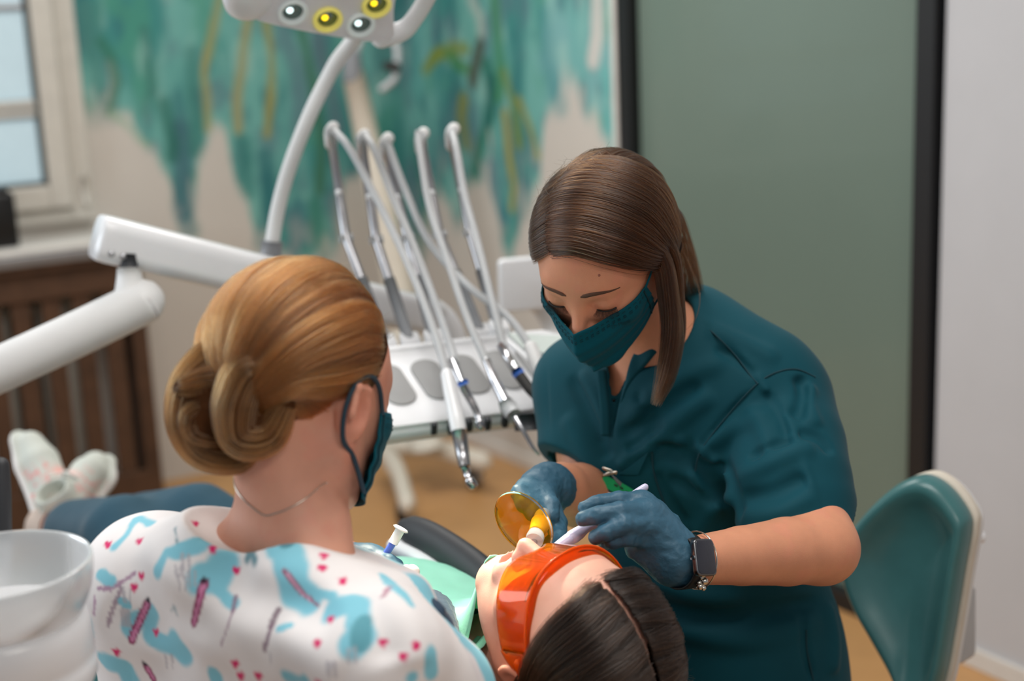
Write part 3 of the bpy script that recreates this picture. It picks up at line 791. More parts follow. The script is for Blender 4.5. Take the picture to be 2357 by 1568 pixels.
# keypad and small screen beyond the console
kp = root('control_keypad', P(1275, 830, 2.3), 'white control keypad with grey display and pale blue lower half', 'keypad')
kx = nrm(e1 * 1.0 + e2 * -.25); ky = nrm(e2 + e1 * -.32)
k0 = P(1300, 825, 2.28)
obj('keypad_case', prism(rrect(.066, .085, .012), k0 - e3 * .014, kx, ky, .016, .004), 'white_plastic', kp, autosmooth=45)
obj('display', prism(rrect(.054, .030, .004), k0 + ky * .04 + e3 * .002, kx, ky, .0015), 'panel_grey', kp, smooth=False)
obj('blue_field', prism(rrect(.054, .036, .004), k0 - ky * .035 + e3 * .002, kx, ky, .0015), 'pale_blue', kp, smooth=False)
for i in range(6):
    obj('key', prism(rrect(.009, .006, .003), k0 + kx * (-.03 + .03 * (i % 3)) + ky * (-.02 - .028 * (i // 3)) + e3 * .0035, kx, ky, .002), 'panel_grey', kp, smooth=False)
obj('mounting_arm', tube([k0 - e3 * .013, k0 - e3 * .05 - e1 * .06, tw(.165, .02, -.03)], .014, 10), 'white_plastic', kp)
sd = root('small_monitor', P(1240, 720, 2.75), 'small white framed monitor seen beside the dark-haired dentist', 'monitor')
mx_ = nrm(A(.97, .25, 0)); my_ = nrm(A(.02, -.08, 1)); m0 = P(1228, 648, 2.75)
obj('case', prism(rrect(.072, .052, .01), m0, mx_, my_, .02, .004), 'white_plastic', sd, autosmooth=45)
obj('screen', prism(rrect(.052, .036, .004), m0 - np.cross(mx_, my_) * .002, mx_, my_, .0022), 'screen_pale', sd, smooth=False)
obj('stand', tube(spline([m0 - my_ * .04 + np.cross(mx_, my_) * -.0, m0 - my_ * .12 + A(.04, .02, 0), P(1330, 900, 2.7), P(1345, 1180, 2.75)], 14), .014, 10), 'white_matt', sd)

# mobile cart further back: leaning mast, beam, legs with casters
def fp(px, py, z):
    r = ray(px, py); return CC + r * ((z - CAMH) / r[2])
ct = root('mobile_cart', A(fp(1010, 1075, .1)[0], fp(1010, 1075, .1)[1], 0), 'cream mobile cart with caster legs and leaning mast by the mural', 'cart')
mast0 = fp(985, 1035, .16); dm = (mast0 - CC) @ CF
m_top = P(812, 165, dm - .05); m_mid = P(905, 600, dm)
obj('mast', tube([mast0, m_mid, lerp(m_mid, m_top, .5), m_top], [.05, .048, .042, .036], 18, flat=.8), 'cream_paint', ct)
obj('mast_cap', tube([m_top - UP * .02, m_top + UP * .05], [.036, .03], 16, rnd=True), 'grey_plastic', ct)
obj('swing_arm', tube(spline([m_top + UP * .03, P(850, 60, dm - .1), P(905, 95, dm - .15), P(915, 130, dm - .15), P(908, 180, dm - .15), P(880, 205, dm - .14)], 24), .012, 10, rnd=True), 'hose_grey', ct)
obj('swing_knob', tube([P(892, 152, dm - .17), P(910, 154, dm - .17)], .016, 12, rnd=True), 'caster_black', ct)
obj('floor_beam', tube(spline([fp(880, 1035, .13), fp(985, 1030, .14), fp(1110, 1062, .12)], 12), .034, 14, flat=.8, rnd=True), 'cream_paint', ct)
ca = fp(938, 1160, .12)
obj('caster_leg', tube(spline([fp(880, 1035, .13), fp(915, 1085, .135), ca], 10), [.036] * 5 + [.032] * 5, 14, flat=.8, rnd=True), 'cream_paint', ct)
for q in (fp(935, 1205, 0.0), fp(1095, 1120, 0.0)):
    c = q + UP * .045
    wv = nrm(A(.9, -.35, 0))
    wh = obj('caster_wheel', lathe([(.0, -.016), (.034, -.016), (.045, -.012), (.045, .012), (.034, .016), (.0, .016)], c, wv, 22), 'caster_black', ct, autosmooth=40)
    obj('wheel_disc', lathe([(0, -.020), (.026, -.019), (.03, -.014)][::-1], c, wv, 20), 'hose_grey', wh)
    obj('wheel_disc', lathe([(0, .020), (.026, .019), (.03, .014)][::-1], c, wv, 20), 'hose_grey', wh)
    obj('caster_fork', tube(spline([c + UP * .06, c + UP * .05 + wv * .01, c + wv * .024], 6), .009, 8), 'dark_grey', ct)

# ---- cuspidor at the near left
cu_c = P(-18, 1302, 1.28)
cu = root('cuspidor', A(cu_c[0], cu_c[1], .0), 'translucent white glass spittoon bowl on a round white base', 'spittoon')
R0 = .0875
bowlm = mat('bowl_glass', (225, 228, 230), rough=0.28, trans=0.55, ior=1.25, var=0.01, coat=0.4)
outp = [(R0, 0), (R0 * 1.003, -.006), (R0 * .99, -.016), (R0 * .94, -.033), (R0 * .84, -.05), (R0 * .72, -.062), (R0 * .5, -.068), (.012, -.07)]
inn = [(.012, -.066), (R0 * .5, -.063), (R0 * .68, -.057), (R0 * .80, -.046), (R0 * .89, -.03), (R0 * .94, -.012), (R0 * .957, -.003), (R0 * .97, .001), (R0 * .99, .0015)]
prof = spline(np.array(outp), 22).tolist() + spline(np.array(inn), 22).tolist()
obj('bowl', lathe(prof, cu_c, (0, 0, 1), 64, closed=True), bowlm, cu)
obj('drain_cover', lathe([(.0, -.058), (.02, -.058), (.024, -.061), (.024, -.064)][::-1], cu_c, (0, 0, 1), 28), 'white_plastic', cu)
obj('bowl_seat', lathe([(.03, -.045), (.072, -.048), (.078, -.056), (.0795, -.066), (.0805, -.088), (.079, -.094), (.081, -.097), (.0805, -.112), (.074, -.124), (.060, -.136), (.052, -.15), (.05, -.3), (.06, -.32), (.1, -.33), (.1, -cu_c[2] + .02), (.11, -cu_c[2] + .01), (.11, -cu_c[2] + .001)][::-1], cu_c, (0, 0, 1), 48), 'white_plastic', cu, autosmooth=60)
obj('cup_filler_spout', tube([P(2, 1072, 1.42), P(1, 1130, 1.42), P(-1, 1240, 1.42)], [.0085, .0105, .012], 16, rnd=True), 'dark_grey', cu)
obj('spout_post', tube(spline([P(-1, 1235, 1.42), P(-4, 1400, 1.43), cu_c + A(0, .09, -.2), cu_c + A(0, .05, -.26)], 14), .013, 12), 'white_plastic', cu)

# ---- stool behind the dentist
st = root('dentist_stool', A(*P(2020, 1500, 2.02)[:2], 0), 'teal padded stool backrest with a white shell, behind the dentist', 'stool')
pix = [(2125, 1093), (2060, 1120), (1985, 1195), (1950, 1262), (1952, 1330), (1975, 1400), (2012, 1470), (2060, 1560), (2090, 1640), (2140, 1640), (2170, 1568), (2195, 1440), (2215, 1320), (2232, 1225), (2228, 1180), (2180, 1118)]
# the pad stands behind the sitter's back and faces the way she faces
sn = nrm(A(-.60, -.76, .16)); sc0 = P(2100, 1330, 2.10)
sx = nrm(np.cross(UP, sn)); sx = sx if sx @ CR > 0 else -sx
sy = np.cross(sn, sx); sy = sy if sy[2] > 0 else -sy
out2 = []
for px, py in pix:
    q = pl(px, py, sc0, sn) - sc0; out2.append((q @ sx, q @ sy))
out2 = spline(np.array(out2), 96, closed=True); oc = out2.mean(0) + np.array([.0, .01])
def padded(levels, dx=0.0):
    n = len(out2); V = []; F = []
    for k, z in levels:
        for q in out2:
            r = oc + (q - oc) * k; V.append(sc0 + sx * (r[0] + dx) + sy * r[1] + sn * (z + .9 * (r[0] - oc[0]) ** 2))
    for i in range(len(levels) - 1):
        for j in range(n):
            k = (j + 1) % n; F.append([i * n + j, i * n + k, (i + 1) * n + k, (i + 1) * n + j])
    F.append(list(range(n))); F.append([(len(levels) - 1) * n + j for j in range(n)])
    bm = bmesh.new(); bv = [bm.verts.new(v) for v in V]
    for f in F: bm.faces.new([bv[i] for i in f])
    bmesh.ops.recalc_face_normals(bm, faces=bm.faces[:]); bm.verts.index_update()
    return bm_vf(bm)
obj('back_cushion', padded([(.9, -.028), (.975, -.024), (1.0, -.010), (.995, .004), (.965, .018), (.91, .026), (.84, .025), (.74, .016), (.6, .006), (.4, .0), (.2, -.003), (.02, -.004)]), 'teal_vinyl', st)
obj('shell_rim', padded([(.9, -.046), (1.0, -.044), (1.018, -.038), (1.018, -.026), (1.0, -.022), (.9, -.022)], .003), 'cream_paint', st)
obj('back_shell', padded([(.3, -.085), (.75, -.075), (.93, -.056), (1.0, -.044), (.98, -.036), (.6, -.036)], .006), 'white_matt', st)
for px, py in ((2226, 1172), (2247, 1236)):
    q = P(px, py, 2.16); obj('shell_bolt', lathe([(0, .014), (.008, .012), (.011, 0), (.011, -.03)][::-1], q, nrm(CR * .8 - CF * .3), 14), 'white_plastic', st)
obj('back_bracket', box(P(2205, 1440, 2.19), nrm(CR * .9 + CF * .3), CU, sn, .022, .055, .03, .008, 3), 'hose_grey', st)
seat_c = A(*(sc0 + sn * .27)[:2], .50)
obj('back_post', tube(spline([sc0 - sn * .07 - sy * .12, sc0 - sn * .08 - sy * .28, seat_c - sn * .16 - UP * .06, seat_c - UP * .05], 16), .018, 12), 'brushed_steel', st)
obj('seat_cushion', lathe([(0, .0), (.15, -.002), (.178, -.012), (.185, -.032), (.175, -.055), (.0, -.06)][::-1], seat_c, (0, 0, 1), 40), 'teal_vinyl', st)
obj('gas_column', tube([A(seat_c[0], seat_c[1], .08), seat_c - UP * .055], .026, 14), 'brushed_steel', st)
for i in range(5):
    a = i * 2 * math.pi / 5 + .3; e = A(seat_c[0] + .26 * math.cos(a), seat_c[1] + .26 * math.sin(a), .075)
    lg = obj('leg', tube([A(seat_c[0], seat_c[1], .10), e], [.024, .016], 10, rnd=True), 'brushed_steel', st)
    obj('caster', lathe([(0, -.012), (.026, -.012), (.03, 0), (.026, .012), (0, .012)], e - UP * .045, (math.sin(a), -math.cos(a), 0), 16), 'caster_black', lg)
# ------------------------------------------------------------------ people: shared builders
mat('skin', (226, 172, 150), rough=0.5, sss=0.12, var=0.05, vscale=40, bump=0.12, bscale=900, attr='Col')
mat('brow_hair', (84, 56, 42), rough=0.7)
mat('lash', (18, 12, 10), rough=0.6)
mat('teal_cloth', (0, 64, 76), rough=0.75, sheen=0.04, spec=.25, var=0.05, vscale=14, bump=0.05, bscale=1400)
mat('seam_cloth', (3, 52, 62), rough=0.8)
mat('mask_teal', (0, 76, 90), rough=0.85, sheen=0.05, spec=.2, var=0.03, bump=0.08, bscale=1800)
mat('mask_stitch', (2, 54, 64), rough=0.9)
mat('glove', (52, 92, 114), rough=0.48, var=0.06, vscale=50, bump=0.25, bscale=240, bstretch=(1, 1, 1))
mat('silver', (205, 200, 190), rough=0.22, metal=1.0)
SKIN = np.array(lin(207, 144, 112))
class Frame:
    """head frame: x = the person's left, y = where the face points, z = crown; origin between the ears at eye height"""
    def __init__(s, c, F, U, k=1.0):
        s.k = k; s.c = np.asarray(c, float); s.F = nrm(F); s.U = nrm(np.asarray(U) - (np.asarray(U) @ s.F) * s.F); s.L = np.cross(s.F, s.U) * -1
        s.R = np.array([s.L, s.F, s.U])
    def w(s, x, y, z): return s.c + (s.L * x + s.F * y + s.U * z) * s.k
    def wv(s, v): return s.c + s.k * np.asarray(v, float) @ s.R
    def loc(s, p): return (np.asarray(p, float) - s.c) @ s.R.T / s.k
def cam_frame(c, yaw, pitch, roll=0.0):
    """yaw > 0 turns the face to the image left, pitch > 0 bows it, both seen from the camera"""
    h = -CF * math.cos(yaw) - CR * math.sin(yaw)
    F = h * math.cos(pitch) - CU * math.sin(pitch); U = CU * math.cos(pitch) + h * math.sin(pitch)
    L = np.cross(U, F)
    U2 = U * math.cos(roll) + L * math.sin(roll)
    return Frame(c, F, U2)
def head_sdf(s, f, lids=True, mouth=0.0, ears=True, sc=1.0):
    sc = f.k
    W = f.w
    def E(c, r, k, mode='add', rot=None):
        s.ell(W(*c), np.array(r) * sc, f.R if rot is None else rot @ f.R, k, mode)
    E((0, -.012, .032), (.073, .094, .084), .01)
    E((0, .020, .020), (.066, .068, .07), .03)
    E((0, .032, -.042), (.055, .056, .07), .035)
    for x in (-1, 1):
        s.cap(W(x * .054, -.008, -.05), W(x * .018, .064, -.100), .017 * sc, .014 * sc, .03)
        E((x * .043, .058, -.028), (.019, .018, .016), .022)
    E((0, .072, -.104), (.021, .016, .015), .02)
    s.cap(W(-.03, .070, .020), W(.03, .070, .020), .016 * sc, .016 * sc, .022)
    for x in (-1, 1):
        E((x * .032, .102, -.006), (.0165, .016, .0125), .012, 'sub')
        if lids: E((x * .0315, .0738, -.002), (.0180, .0155, .0140), .005)
    s.cap(W(0, .083, .008), W(0, .107, -.036), .0070 * sc, .0098 * sc, .012)
    for x in (-1, 1):
        E((x * .0115, .0955, -.040), (.0075, .011, .0078), .006)
        s.cap(W(x * .006, .1005, -.0475), W(x * .007, .096, -.043), .0032 * sc, .0032 * sc, .003, 'sub')
    E((0, .084, -.066), (.030, .013, .014), .016)
    for z, ry in ((-.0615 + mouth * .4, .0085), (-.0705 - mouth, .0095)):
        s.cap(W(-.017, .0865, z), W(.017, .0865, z), .0036 * sc, .0036 * sc, .005); E((0, .0925, z), (.013, ry * .7, .0046), .005)
    if mouth > 0: E((0, .095, -.066 - mouth * .3), (.017, .02, .004 + mouth), .004, 'sub')
    if ears:
        for x in (-1, 1):
            c = np.array([x * .074, -.012, -.012])
            ca, sa = math.cos(.35 * x), math.sin(.35 * x)
            rot = np.array([[ca, -sa, 0], [sa, ca, 0], [0, 0, 1.0]])
            E(c, (.0080, .0195, .032), .006, 'add', rot)
            s.cap(W(*(c + [x * .006, .012, .02])), W(*(c + [x * .010, -.012, .022])), .0042 * sc, .0045 * sc, .004)
            s.cap(W(*(c + [x * .010, -.012, .022])), W(*(c + [x * .011, -.016, -.006])), .0045 * sc, .0042 * sc, .004)
            E(c + [x * .008, .001, -.003], (.005, .0085, .0135), .005, 'sub')
    return s
def skin_cols(V, f=None, base=SKIN, blush=True):
    n = fbm(V * 55, 3, 5)[:, None]; n2 = fbm(V * 16, 3, 8)[:, None]
    c = base * (0.93 + .14 * n2)
    red = np.array(lin(214, 130, 112))
    c = c * (1 - .22 * sstep(.5, .75, n)) + red * .22 * sstep(.5, .75, n)
    if f is not None and blush:
        q = f.loc(V)
        def spot(p, r): return np.exp(-(((q - np.array(p)) / np.array(r)) ** 2).sum(1))[:, None]
        lips = np.maximum(spot((0, .095, -.0615), (.02, .02, .005)), spot((0, .095, -.0705), (.018, .02, .006)))
        c = c * (1 - .75 * lips) + np.array(lin(190, 96, 92)) * .75 * lips
        for x in (-1, 1):
            k = spot((x * .043, .075, -.032), (.022, .03, .02)) * .25; c = c * (1 - k) + red * k
            k = spot((x * .031, .085, .004), (.017, .02, .010)) * .15; c = c * (1 - k) + np.array(lin(176, 112, 92)) * k
            k = spot((x * .078, -.012, -.012), (.012, .03, .035)) * .4; c = c * (1 - k) + np.array(lin(222, 128, 104)) * k
        k = spot((0, .107, -.036), (.013, .014, .013)) * .35; c = c * (1 - k) + red * k
    return c
def face_bits(f, tree, person, sc=1.0, lash=True):
    W = f.w
    for x in (-1, 1):
        pts = []
        for t in np.linspace(0, 1, 12):
            p = W(x * lerp(.011, .055, t), .10, .017 + .0085 * math.sin(t * 2.3) - .006 * t)
            loc, n, i, d = tree.ray_cast(Vector(p + f.F * .02), Vector(-f.F))
            if loc is not None: pts.append(np.array(loc) + f.F * .0004)
        if len(pts) > 3:
            rr = np.interp(np.linspace(0, 1, len(pts)), [0, .1, .5, 1], [.0012, .0030, .0026, .0007])
            obj('eyebrow', tube(pts, rr, 8, flat=.4, up=f.U, rnd=True), 'brow_hair', person)
        if lash:
            arc = []
            for t in np.linspace(-1, 1, 13):
                a = t * 1.05
                arc.append(W(x * .0315 + .0178 * math.sin(a) * 1.0, .0738 + .0156 * math.cos(a) * .92, -.0090 - .0030 * math.cos(a)))
            el = obj('eyelashes', merge(tube(arc, .0011, 6, rnd=True), *[tube([p, p + (nrm(p - W(x * .031, .068, .004)) * .005 - f.U * .0022), p + (nrm(p - W(x * .031, .068, .006)) * .0085 - f.U * .0018)], [.0004, .0003, .0001], 4) for p in spline(np.array(arc), 26)]), 'lash', person)
def glove_cols(V): return None
def face_mask(f, person, depth=.118, sc=1.0, name='face_mask', label=None, zc=0.0, tree=None, jaw=-.060, jy=.022):
    """pleated mask: a shell over nose, cheeks and chin with a centre crease"""
    nu, nv = 61, 33
    G = np.zeros((nu, nv, 3))
    for i, u in enumerate(np.linspace(-1, 1, nu)):
        a = abs(u)
        for j, v in enumerate(np.linspace(0, 1, nv)):
            ang = u * 1.18
            rx = .0735 - .004 * v + .004 * math.sin(v * math.pi)
            x = rx * math.sin(ang) / math.sin(1.18) * .985
            front = lerp(lerp(depth, depth + .008, min(v * 3, 1)), .096, sstep(.35, 1, v))
            side = lerp(.036, jy, v)
            y = side + (front - side) * (1 - a ** 1.4) * (1 - .04 * math.sin(a * math.pi))
            ztop = lerp(-.026, -.010, sstep(0, 1, a) ** .9)
            zbot = lerp(-.114, jaw, a ** 1.5)
            z = lerp(ztop, zbot, v)
            pl_ = .0014 * math.sin(v * 26) * sstep(.18, .3, v) * (1 - .3 * a)
            crease = .0045 * math.exp(-(u / .05) ** 2) * (1 - .5 * v)
            n = nrm(A(math.sin(ang) * .9, math.cos(ang), -.25))
            G[i, j] = f.wv(np.array([x, y + crease + zc, z]) + n * pl_)
    if tree is not None:
        for i in range(nu):
            for j in range(nv):
                loc, n, _, d = tree.find_nearest(Vector(G[i, j]))
                if loc is not None:
                    sd = (Vector(G[i, j]) - loc).dot(n)
                    if sd < .0035: G[i, j] = np.array(loc) + np.array(n) * .0038
        for _ in range(2): G[1:-1, 1:-1] = .5 * G[1:-1, 1:-1] + .125 * (G[:-2, 1:-1] + G[2:, 1:-1] + G[1:-1, :-2] + G[1:-1, 2:])
    V, F = sheet(G[:, ::-1], .0016)
    m = obj(name, (V, F), 'mask_teal', person)
    if label: m['label'] = label
    # stitched nose-wire lines and side hems
    for v in (.05, .13, .16):
        j = int(round(v * (nv - 1)))
        line = G[2:-2, j]
        k = int((v + .001) * 1000)
        obj('stitch_line', merge(*[tube(line[q:q + 2] + f.F * .0011, .00045, 5) for q in range(0, len(line) - 1, 2)]), 'mask_stitch', m)
    for i in (2, nu - 3):
        obj('side_hem', tube(G[i, 1:-1] + f.F * .0006 + f.L * (.0008 * np.sign(i - nu / 2)), .0011, 6), 'mask_stitch', m)
    return m, G
# ------------------------------------------------------------------ the dentist in dark teal scrubs
DF = Frame(A(.117, 1.7475, 1.2475), A(-.4154, -.7556, -.5065), A(-.2095, -.4624, .8616), .95)
den = root('person', A(*P(1690, 1560, 2.0)[:2], .56), 'person in dark teal scrubs and teal mask bending over the patient, holding a suction tip', 'person')
bs = dict(pelvis=P(1690, 1660, 2.03), waist=P(1680, 1440, 2.0), chest=P(1585, 1050, 1.955), nb=P(1535, 835, 1.925), c7=P(1575, 735, 1.95),
          ls=P(1778, 925, 1.90), le=P(1893, 1262, 1.735), lw=P(1600, 1290, 1.605), rs=P(1345, 890, 2.01), re=P(1372, 1150, 1.95), rw=P(1262, 1122, 1.79))
spn = nrm(bs['nb'] - bs['pelvis']); lat = nrm((bs['ls'] - bs['rs']) - ((bs['ls'] - bs['rs']) @ spn) * spn); frn = np.cross(spn, lat)
if frn @ CF > 0: frn = -frn
BR = np.array([lat, frn, spn])
lo = np.minimum.reduce([P(1180, 640, 1.75), P(1200, 1600, 2.2), P(1990, 1600, 1.55), P(2000, 650, 2.2)]) - .03
hi = np.maximum.reduce([P(1180, 640, 2.15), P(1200, 1600, 2.2), P(1990, 1600, 1.55), P(2000, 650, 2.2)]) + .03
lo = A(.0, 1.42, .60); hi = A(.52, 2.22, 1.42)
# one continuous body: head, neck, torso, arms
nk0, nk1 = DF.w(0, -.035, -.055), bs['nb'] + spn * .02
ts = SDF(lo, hi, .0045, [(DF.c - .13, DF.c + .135, .0025)])
head_sdf(ts, DF)
ts.cap(nk0, nk1, .048, .054, .025)
ts.ell(bs['chest'], (.15, .095, .20), BR, .03); ts.ell(lerp(bs['waist'], bs['pelvis'], .4), (.14, .095, .22), BR, .05)
ts.cap(bs['ls'], bs['rs'], .055, .055, .05); ts.cap(bs['nb'], bs['chest'], .056, .08, .06)
def left_arm(s, g=0.0, k=.02):
    s.chain([bs['ls'], lerp(bs['ls'], bs['le'], .5), bs['le']], [.056 + g, .048 + g, .041 + g], k)
    el, wr = bs['le'], bs['lw']
    s.chain([el, lerp(el, wr, .3), lerp(el, wr, .65), wr], [.041 + g, .0405 + g, .034 + g, .0275 + g], .02)
    return s
left_arm(ts)
ts.chain([bs['rs'], bs['re'], lerp(bs['re'], bs['rw'], .35), lerp(bs['re'], bs['rw'], .75), bs['rw']], [.055, .045, .043, .036, .029], .02)
tv, tf = ts.mesh(1)
body = obj('body', (tv, tf), 'skin', den, colors=skin_cols(tv, DF))
htree = bvh((tv, tf))
face_bits(DF, htree, den)
for px, py, r_ in ((1379, 634, .0018), (1234, 615, .0015)):
    p, n = hit(htree, px, py)
    if p is not None: obj('mole', lathe([(0, r_ * .6), (r_ * .6, r_ * .45), (r_, -.0003)][::-1], p, n, 10), mat('mole_skin', (150, 92, 78), rough=.6), den)

# tunic -------------------------------------------------------------
def fields():
    s = SDF(lo, hi, .0029)
    s.ell(bs['chest'], (.170, .122, .215), BR, .01)
    s.ell(lerp(bs['waist'], bs['pelvis'], .35), (.165, .125, .27), BR, .07)
    s.cap(bs['ls'], bs['rs'], .066, .066, .06)
    s.cap(bs['c7'] - spn * .02, lerp(bs['ls'], bs['c7'], .2), .060, .070, .06)
    s.cap(bs['c7'] - spn * .03, bs['nb'] - spn * .05, .060, .060, .05)
    # far sleeve, hemmed and hollow
    q2 = SDF(lo, hi, .0029)
    q2.chain([bs['rs'], lerp(bs['rs'], bs['re'], .55), bs['re'] + (bs['re'] - bs['rs']) * .15], [.07, .072, .07], .02)
    q2.cut(lerp(bs['rs'], bs['re'], .84), nrm((bs['re'] - bs['rs']) - CR * .12), .002)
    q2.cap(lerp(bs['rs'], bs['re'], .6), bs['re'] + (bs['re'] - bs['rs']) * .3, .060, .064, .002, 'sub')
    # near sleeve: wide and boxy, hemmed above the elbow, hollow round the arm
    q = SDF(lo, hi, .0029)
    ctr = P(1828, 1168, 1.80)
    q.chain([bs['ls'] + CR * .004, lerp(bs['ls'], ctr, .45), P(1815, 1120, 1.815), ctr, P(1840, 1300, 1.77)], [.074, .080, .079, .0765, .0765], .02)
    hn = nrm(CR * .23 - CU * .97 + CF * .55)
    q.cut(ctr, hn, .0015)
    q.cap(lerp(bs['ls'], ctr, .7), ctr + hn * .1, .066, .072, .003, 'sub')
    s.D = -SDF.sm(-s.D, -q.D, .009); s.D = -SDF.sm(-s.D, -q2.D, .03)
    return s
tun = fields()
tv0 = tun.mesh(0); tt = bvh(tv0)
def path(pix, lift=0.0, n=None):
    pts = []
    for x, y in pix:
        p, nn = hit(tt, x, y, lift)
        if p is not None: pts.append(p)
    if n and len(pts) > 2: pts = list(spline(np.array(pts), n))
    return pts
def crease(pix, w, amp, side=None):
    pts = path(pix, 0, 4 * len(pix))
    if len(pts) > 3: tun.fold(pts, w * .62, amp * 1.9, side)
for pix, w, amp in [
    ([(1490, 1022), (1560, 1042), (1620, 1085), (1665, 1140), (1692, 1200)], .018, -.012), ([(1500, 1005), (1570, 1022), (1635, 1060), (1680, 1110)], .014, .006), ([(1480, 1045), (1520, 1005), (1580, 950), (1650, 900)], .016, .007),
    ([(1575, 1000), (1600, 1050), (1640, 1075), (1672, 1070)], .012, -.007), ([(1600, 1090), (1612, 1035), (1660, 975), (1740, 888)], .007, -.004),
    ([(1430, 985), (1500, 915), (1580, 862), (1680, 830)], .018, .006), ([(1420, 1010), (1480, 975), (1560, 915), (1620, 880)], .014, -.006),
    ([(1835, 862), (1850, 900), (1845, 940), (1822, 965)], .014, -.009), ([(1868, 880), (1858, 930), (1882, 990)], .014, .006),
    ([(1690, 1100), (1760, 1070), (1830, 1040), (1880, 1030)], .016, .005), ([(1700, 1150), (1780, 1135), (1870, 1095)], .016, -.006), ([(1700, 1190), (1790, 1180), (1880, 1140)], .014, .004),
    ([(1665, 1060), (1690, 1120), (1708, 1200)], .012, -.006), ([(1620, 1030), (1690, 985), (1780, 960)], .016, .005),
    ([(1310, 860), (1345, 930), (1385, 1020), (1400, 1060)], .014, -.006), ([(1335, 850), (1372, 920), (1402, 985)], .012, .005), ([(1300, 950), (1340, 1030), (1390, 1120)], .018, .006),
    ([(1345, 1110), (1395, 1160), (1450, 1250)], .018, -.007), ([(1590, 1240), (1640, 1180), (1690, 1140)], .016, .006), ([(1510, 1080), (1540, 1150), (1580, 1210)], .012, -.005),
    ([(1420, 1080), (1450, 1050), (1500, 1030)], .01, .004),
    ([(1480, 1385), (1600, 1420), (1760, 1410), (1900, 1380)], .02, -.008), ([(1520, 1440), (1700, 1475), (1900, 1430)], .02, .006), ([(1700, 1360), (1800, 1395), (1930, 1380)], .014, -.006), ([(1500, 1330), (1600, 1370), (1720, 1375)], .018, .006),
    ([(1846, 1400), (1852, 1480), (1870, 1567)], .008, -.006), ([(1900, 1380), (1920, 1470), (1915, 1560)], .016, .006), ([(1450, 1420), (1470, 1500), (1480, 1560)], .016, -.006),
    ([(1620, 755), (1700, 785), (1800, 835)], .018, .005), ([(1640, 800), (1700, 830), (1750, 870)], .010, -.004), ([(1600, 720), (1680, 780), (1745, 870), (1820, 985), (1860, 1100), (1893, 1185)], .009, .0032), ([(1640, 1000), (1600, 1070), (1610, 1130), (1650, 1190)], .012, .005), ([(1530, 1100), (1600, 1130), (1650, 1180)], .012, -.006), ([(1440, 1040), (1480, 1010), (1540, 975)], .010, -.005), ([(1460, 900), (1500, 960), (1490, 1010)], .012, -.004), ([(1830, 1000), (1880, 1010), (1915, 1050)], .012, -.005), ([(1720, 1060), (1780, 1030), (1830, 1010)], .012, -.005),
    ([(1760, 900), (1800, 960), (1815, 1010)], .012, -.005), ([(1720, 930), (1760, 1000), (1770, 1060)], .016, .005)]:
    crease(pix, w, amp)
def cloth_noise(p):
    a = p @ np.array([spn, lat, frn]).T
    n = fbm(np.stack([a[:, 0] * 6 + a[:, 1] * 5, a[:, 1] * 10 - a[:, 0] * 5, a[:, 2] * 8], -1), 2, 31)
    return .006 * (n - .5)
tun.displace(cloth_noise)
# V neck opening
vs_ = []
for x, y, r_ in ((1407, 1008, .001), (1410, 965, .0045), (1414, 920, .0085), (1419, 880, .012), (1424, 845, .015), (1440, 790, .028), (1460, 740, .04)):
    p, n = hit(tt, x, y); vs_.append((p if p is not None else P(x, y, 1.86), r_))
for (a, ra), (b, rb) in zip(vs_, vs_[1:]):
    d_ = ray(1415, 900)
    for t in (-.02, 0, .02, .04): tun.cap(a + d_ * t, b + d_ * t, ra, rb, .002, 'sub')
tun.cap(nk0 + spn * .05, bs['nb'] - spn * .01, .060, .060, .008, 'sub')
tvf = tun.mesh(1)
tt = bvh(tvf)
tunic = obj('tunic', tvf, 'teal_cloth', den)
def ribbon(name, pix, r, m, lift=.0004, parent=tunic, n=40):
    pts = path(pix, lift, n)
    if len(pts) > 3: return obj(name, tube(pts, r, 6), m, parent)
for pix in ([(1590, 722), (1640, 765), (1690, 815), (1725, 862), (1745, 884)], [(1876, 868), (1830, 850), (1780, 860), (1738, 888), (1690, 938), (1640, 1000), (1610, 1045), (1600, 1085)],
            [(1500, 1040), (1506, 1090), (1530, 1160), (1565, 1220), (1582, 1240)], [(1856, 1450), (1858, 1500), (1872, 1566)]):
    ribbon('seam', pix, .0012, 'seam_cloth')
# stand collar: a band standing on the neckline from the notch round to the nape
cn = bs['nb'] + spn * .012
low_ = [hit(tt, x, y, .001)[0] for x, y in ((1422, 945), (1430, 915), (1444, 885), (1468, 855))]
low_ = [q for q in low_ if q is not None] + [P(1512, 805, 1.845), P(1552, 756, 1.89), P(1580, 722, 1.95), P(1570, 712, 2.01), P(1520, 725, 2.05)]
col_path = spline(low_, 60)
G = np.zeros((60, 6, 3))
for i, p in enumerate(col_path):
    out = p - (cn + spn * ((p - cn) @ spn)); out = nrm(out - (out @ spn) * spn)
    hgt = .004 + .026 * sstep(.05, .4, i / 59)
    for j in range(6): G[i, j] = p + spn * (j / 5 * hgt - .003) - out * (.008 * j / 5) + out * .0015
obj('collar', sheet(G, .003), 'teal_cloth', tunic)
G = np.zeros((24, 4, 3))
for i, p in enumerate(spline([hit(tt, 1404, 1004, .001)[0], hit(tt, 1401, 950, .001)[0], hit(tt, 1398, 900, .001)[0], hit(tt, 1394, 850, .001)[0]], 24)):
    for j in range(4): G[i, j] = p - CR * .004 * j - CF * (.003 - .001 * j)
obj('lapel', sheet(G, .002), 'teal_cloth', tunic)
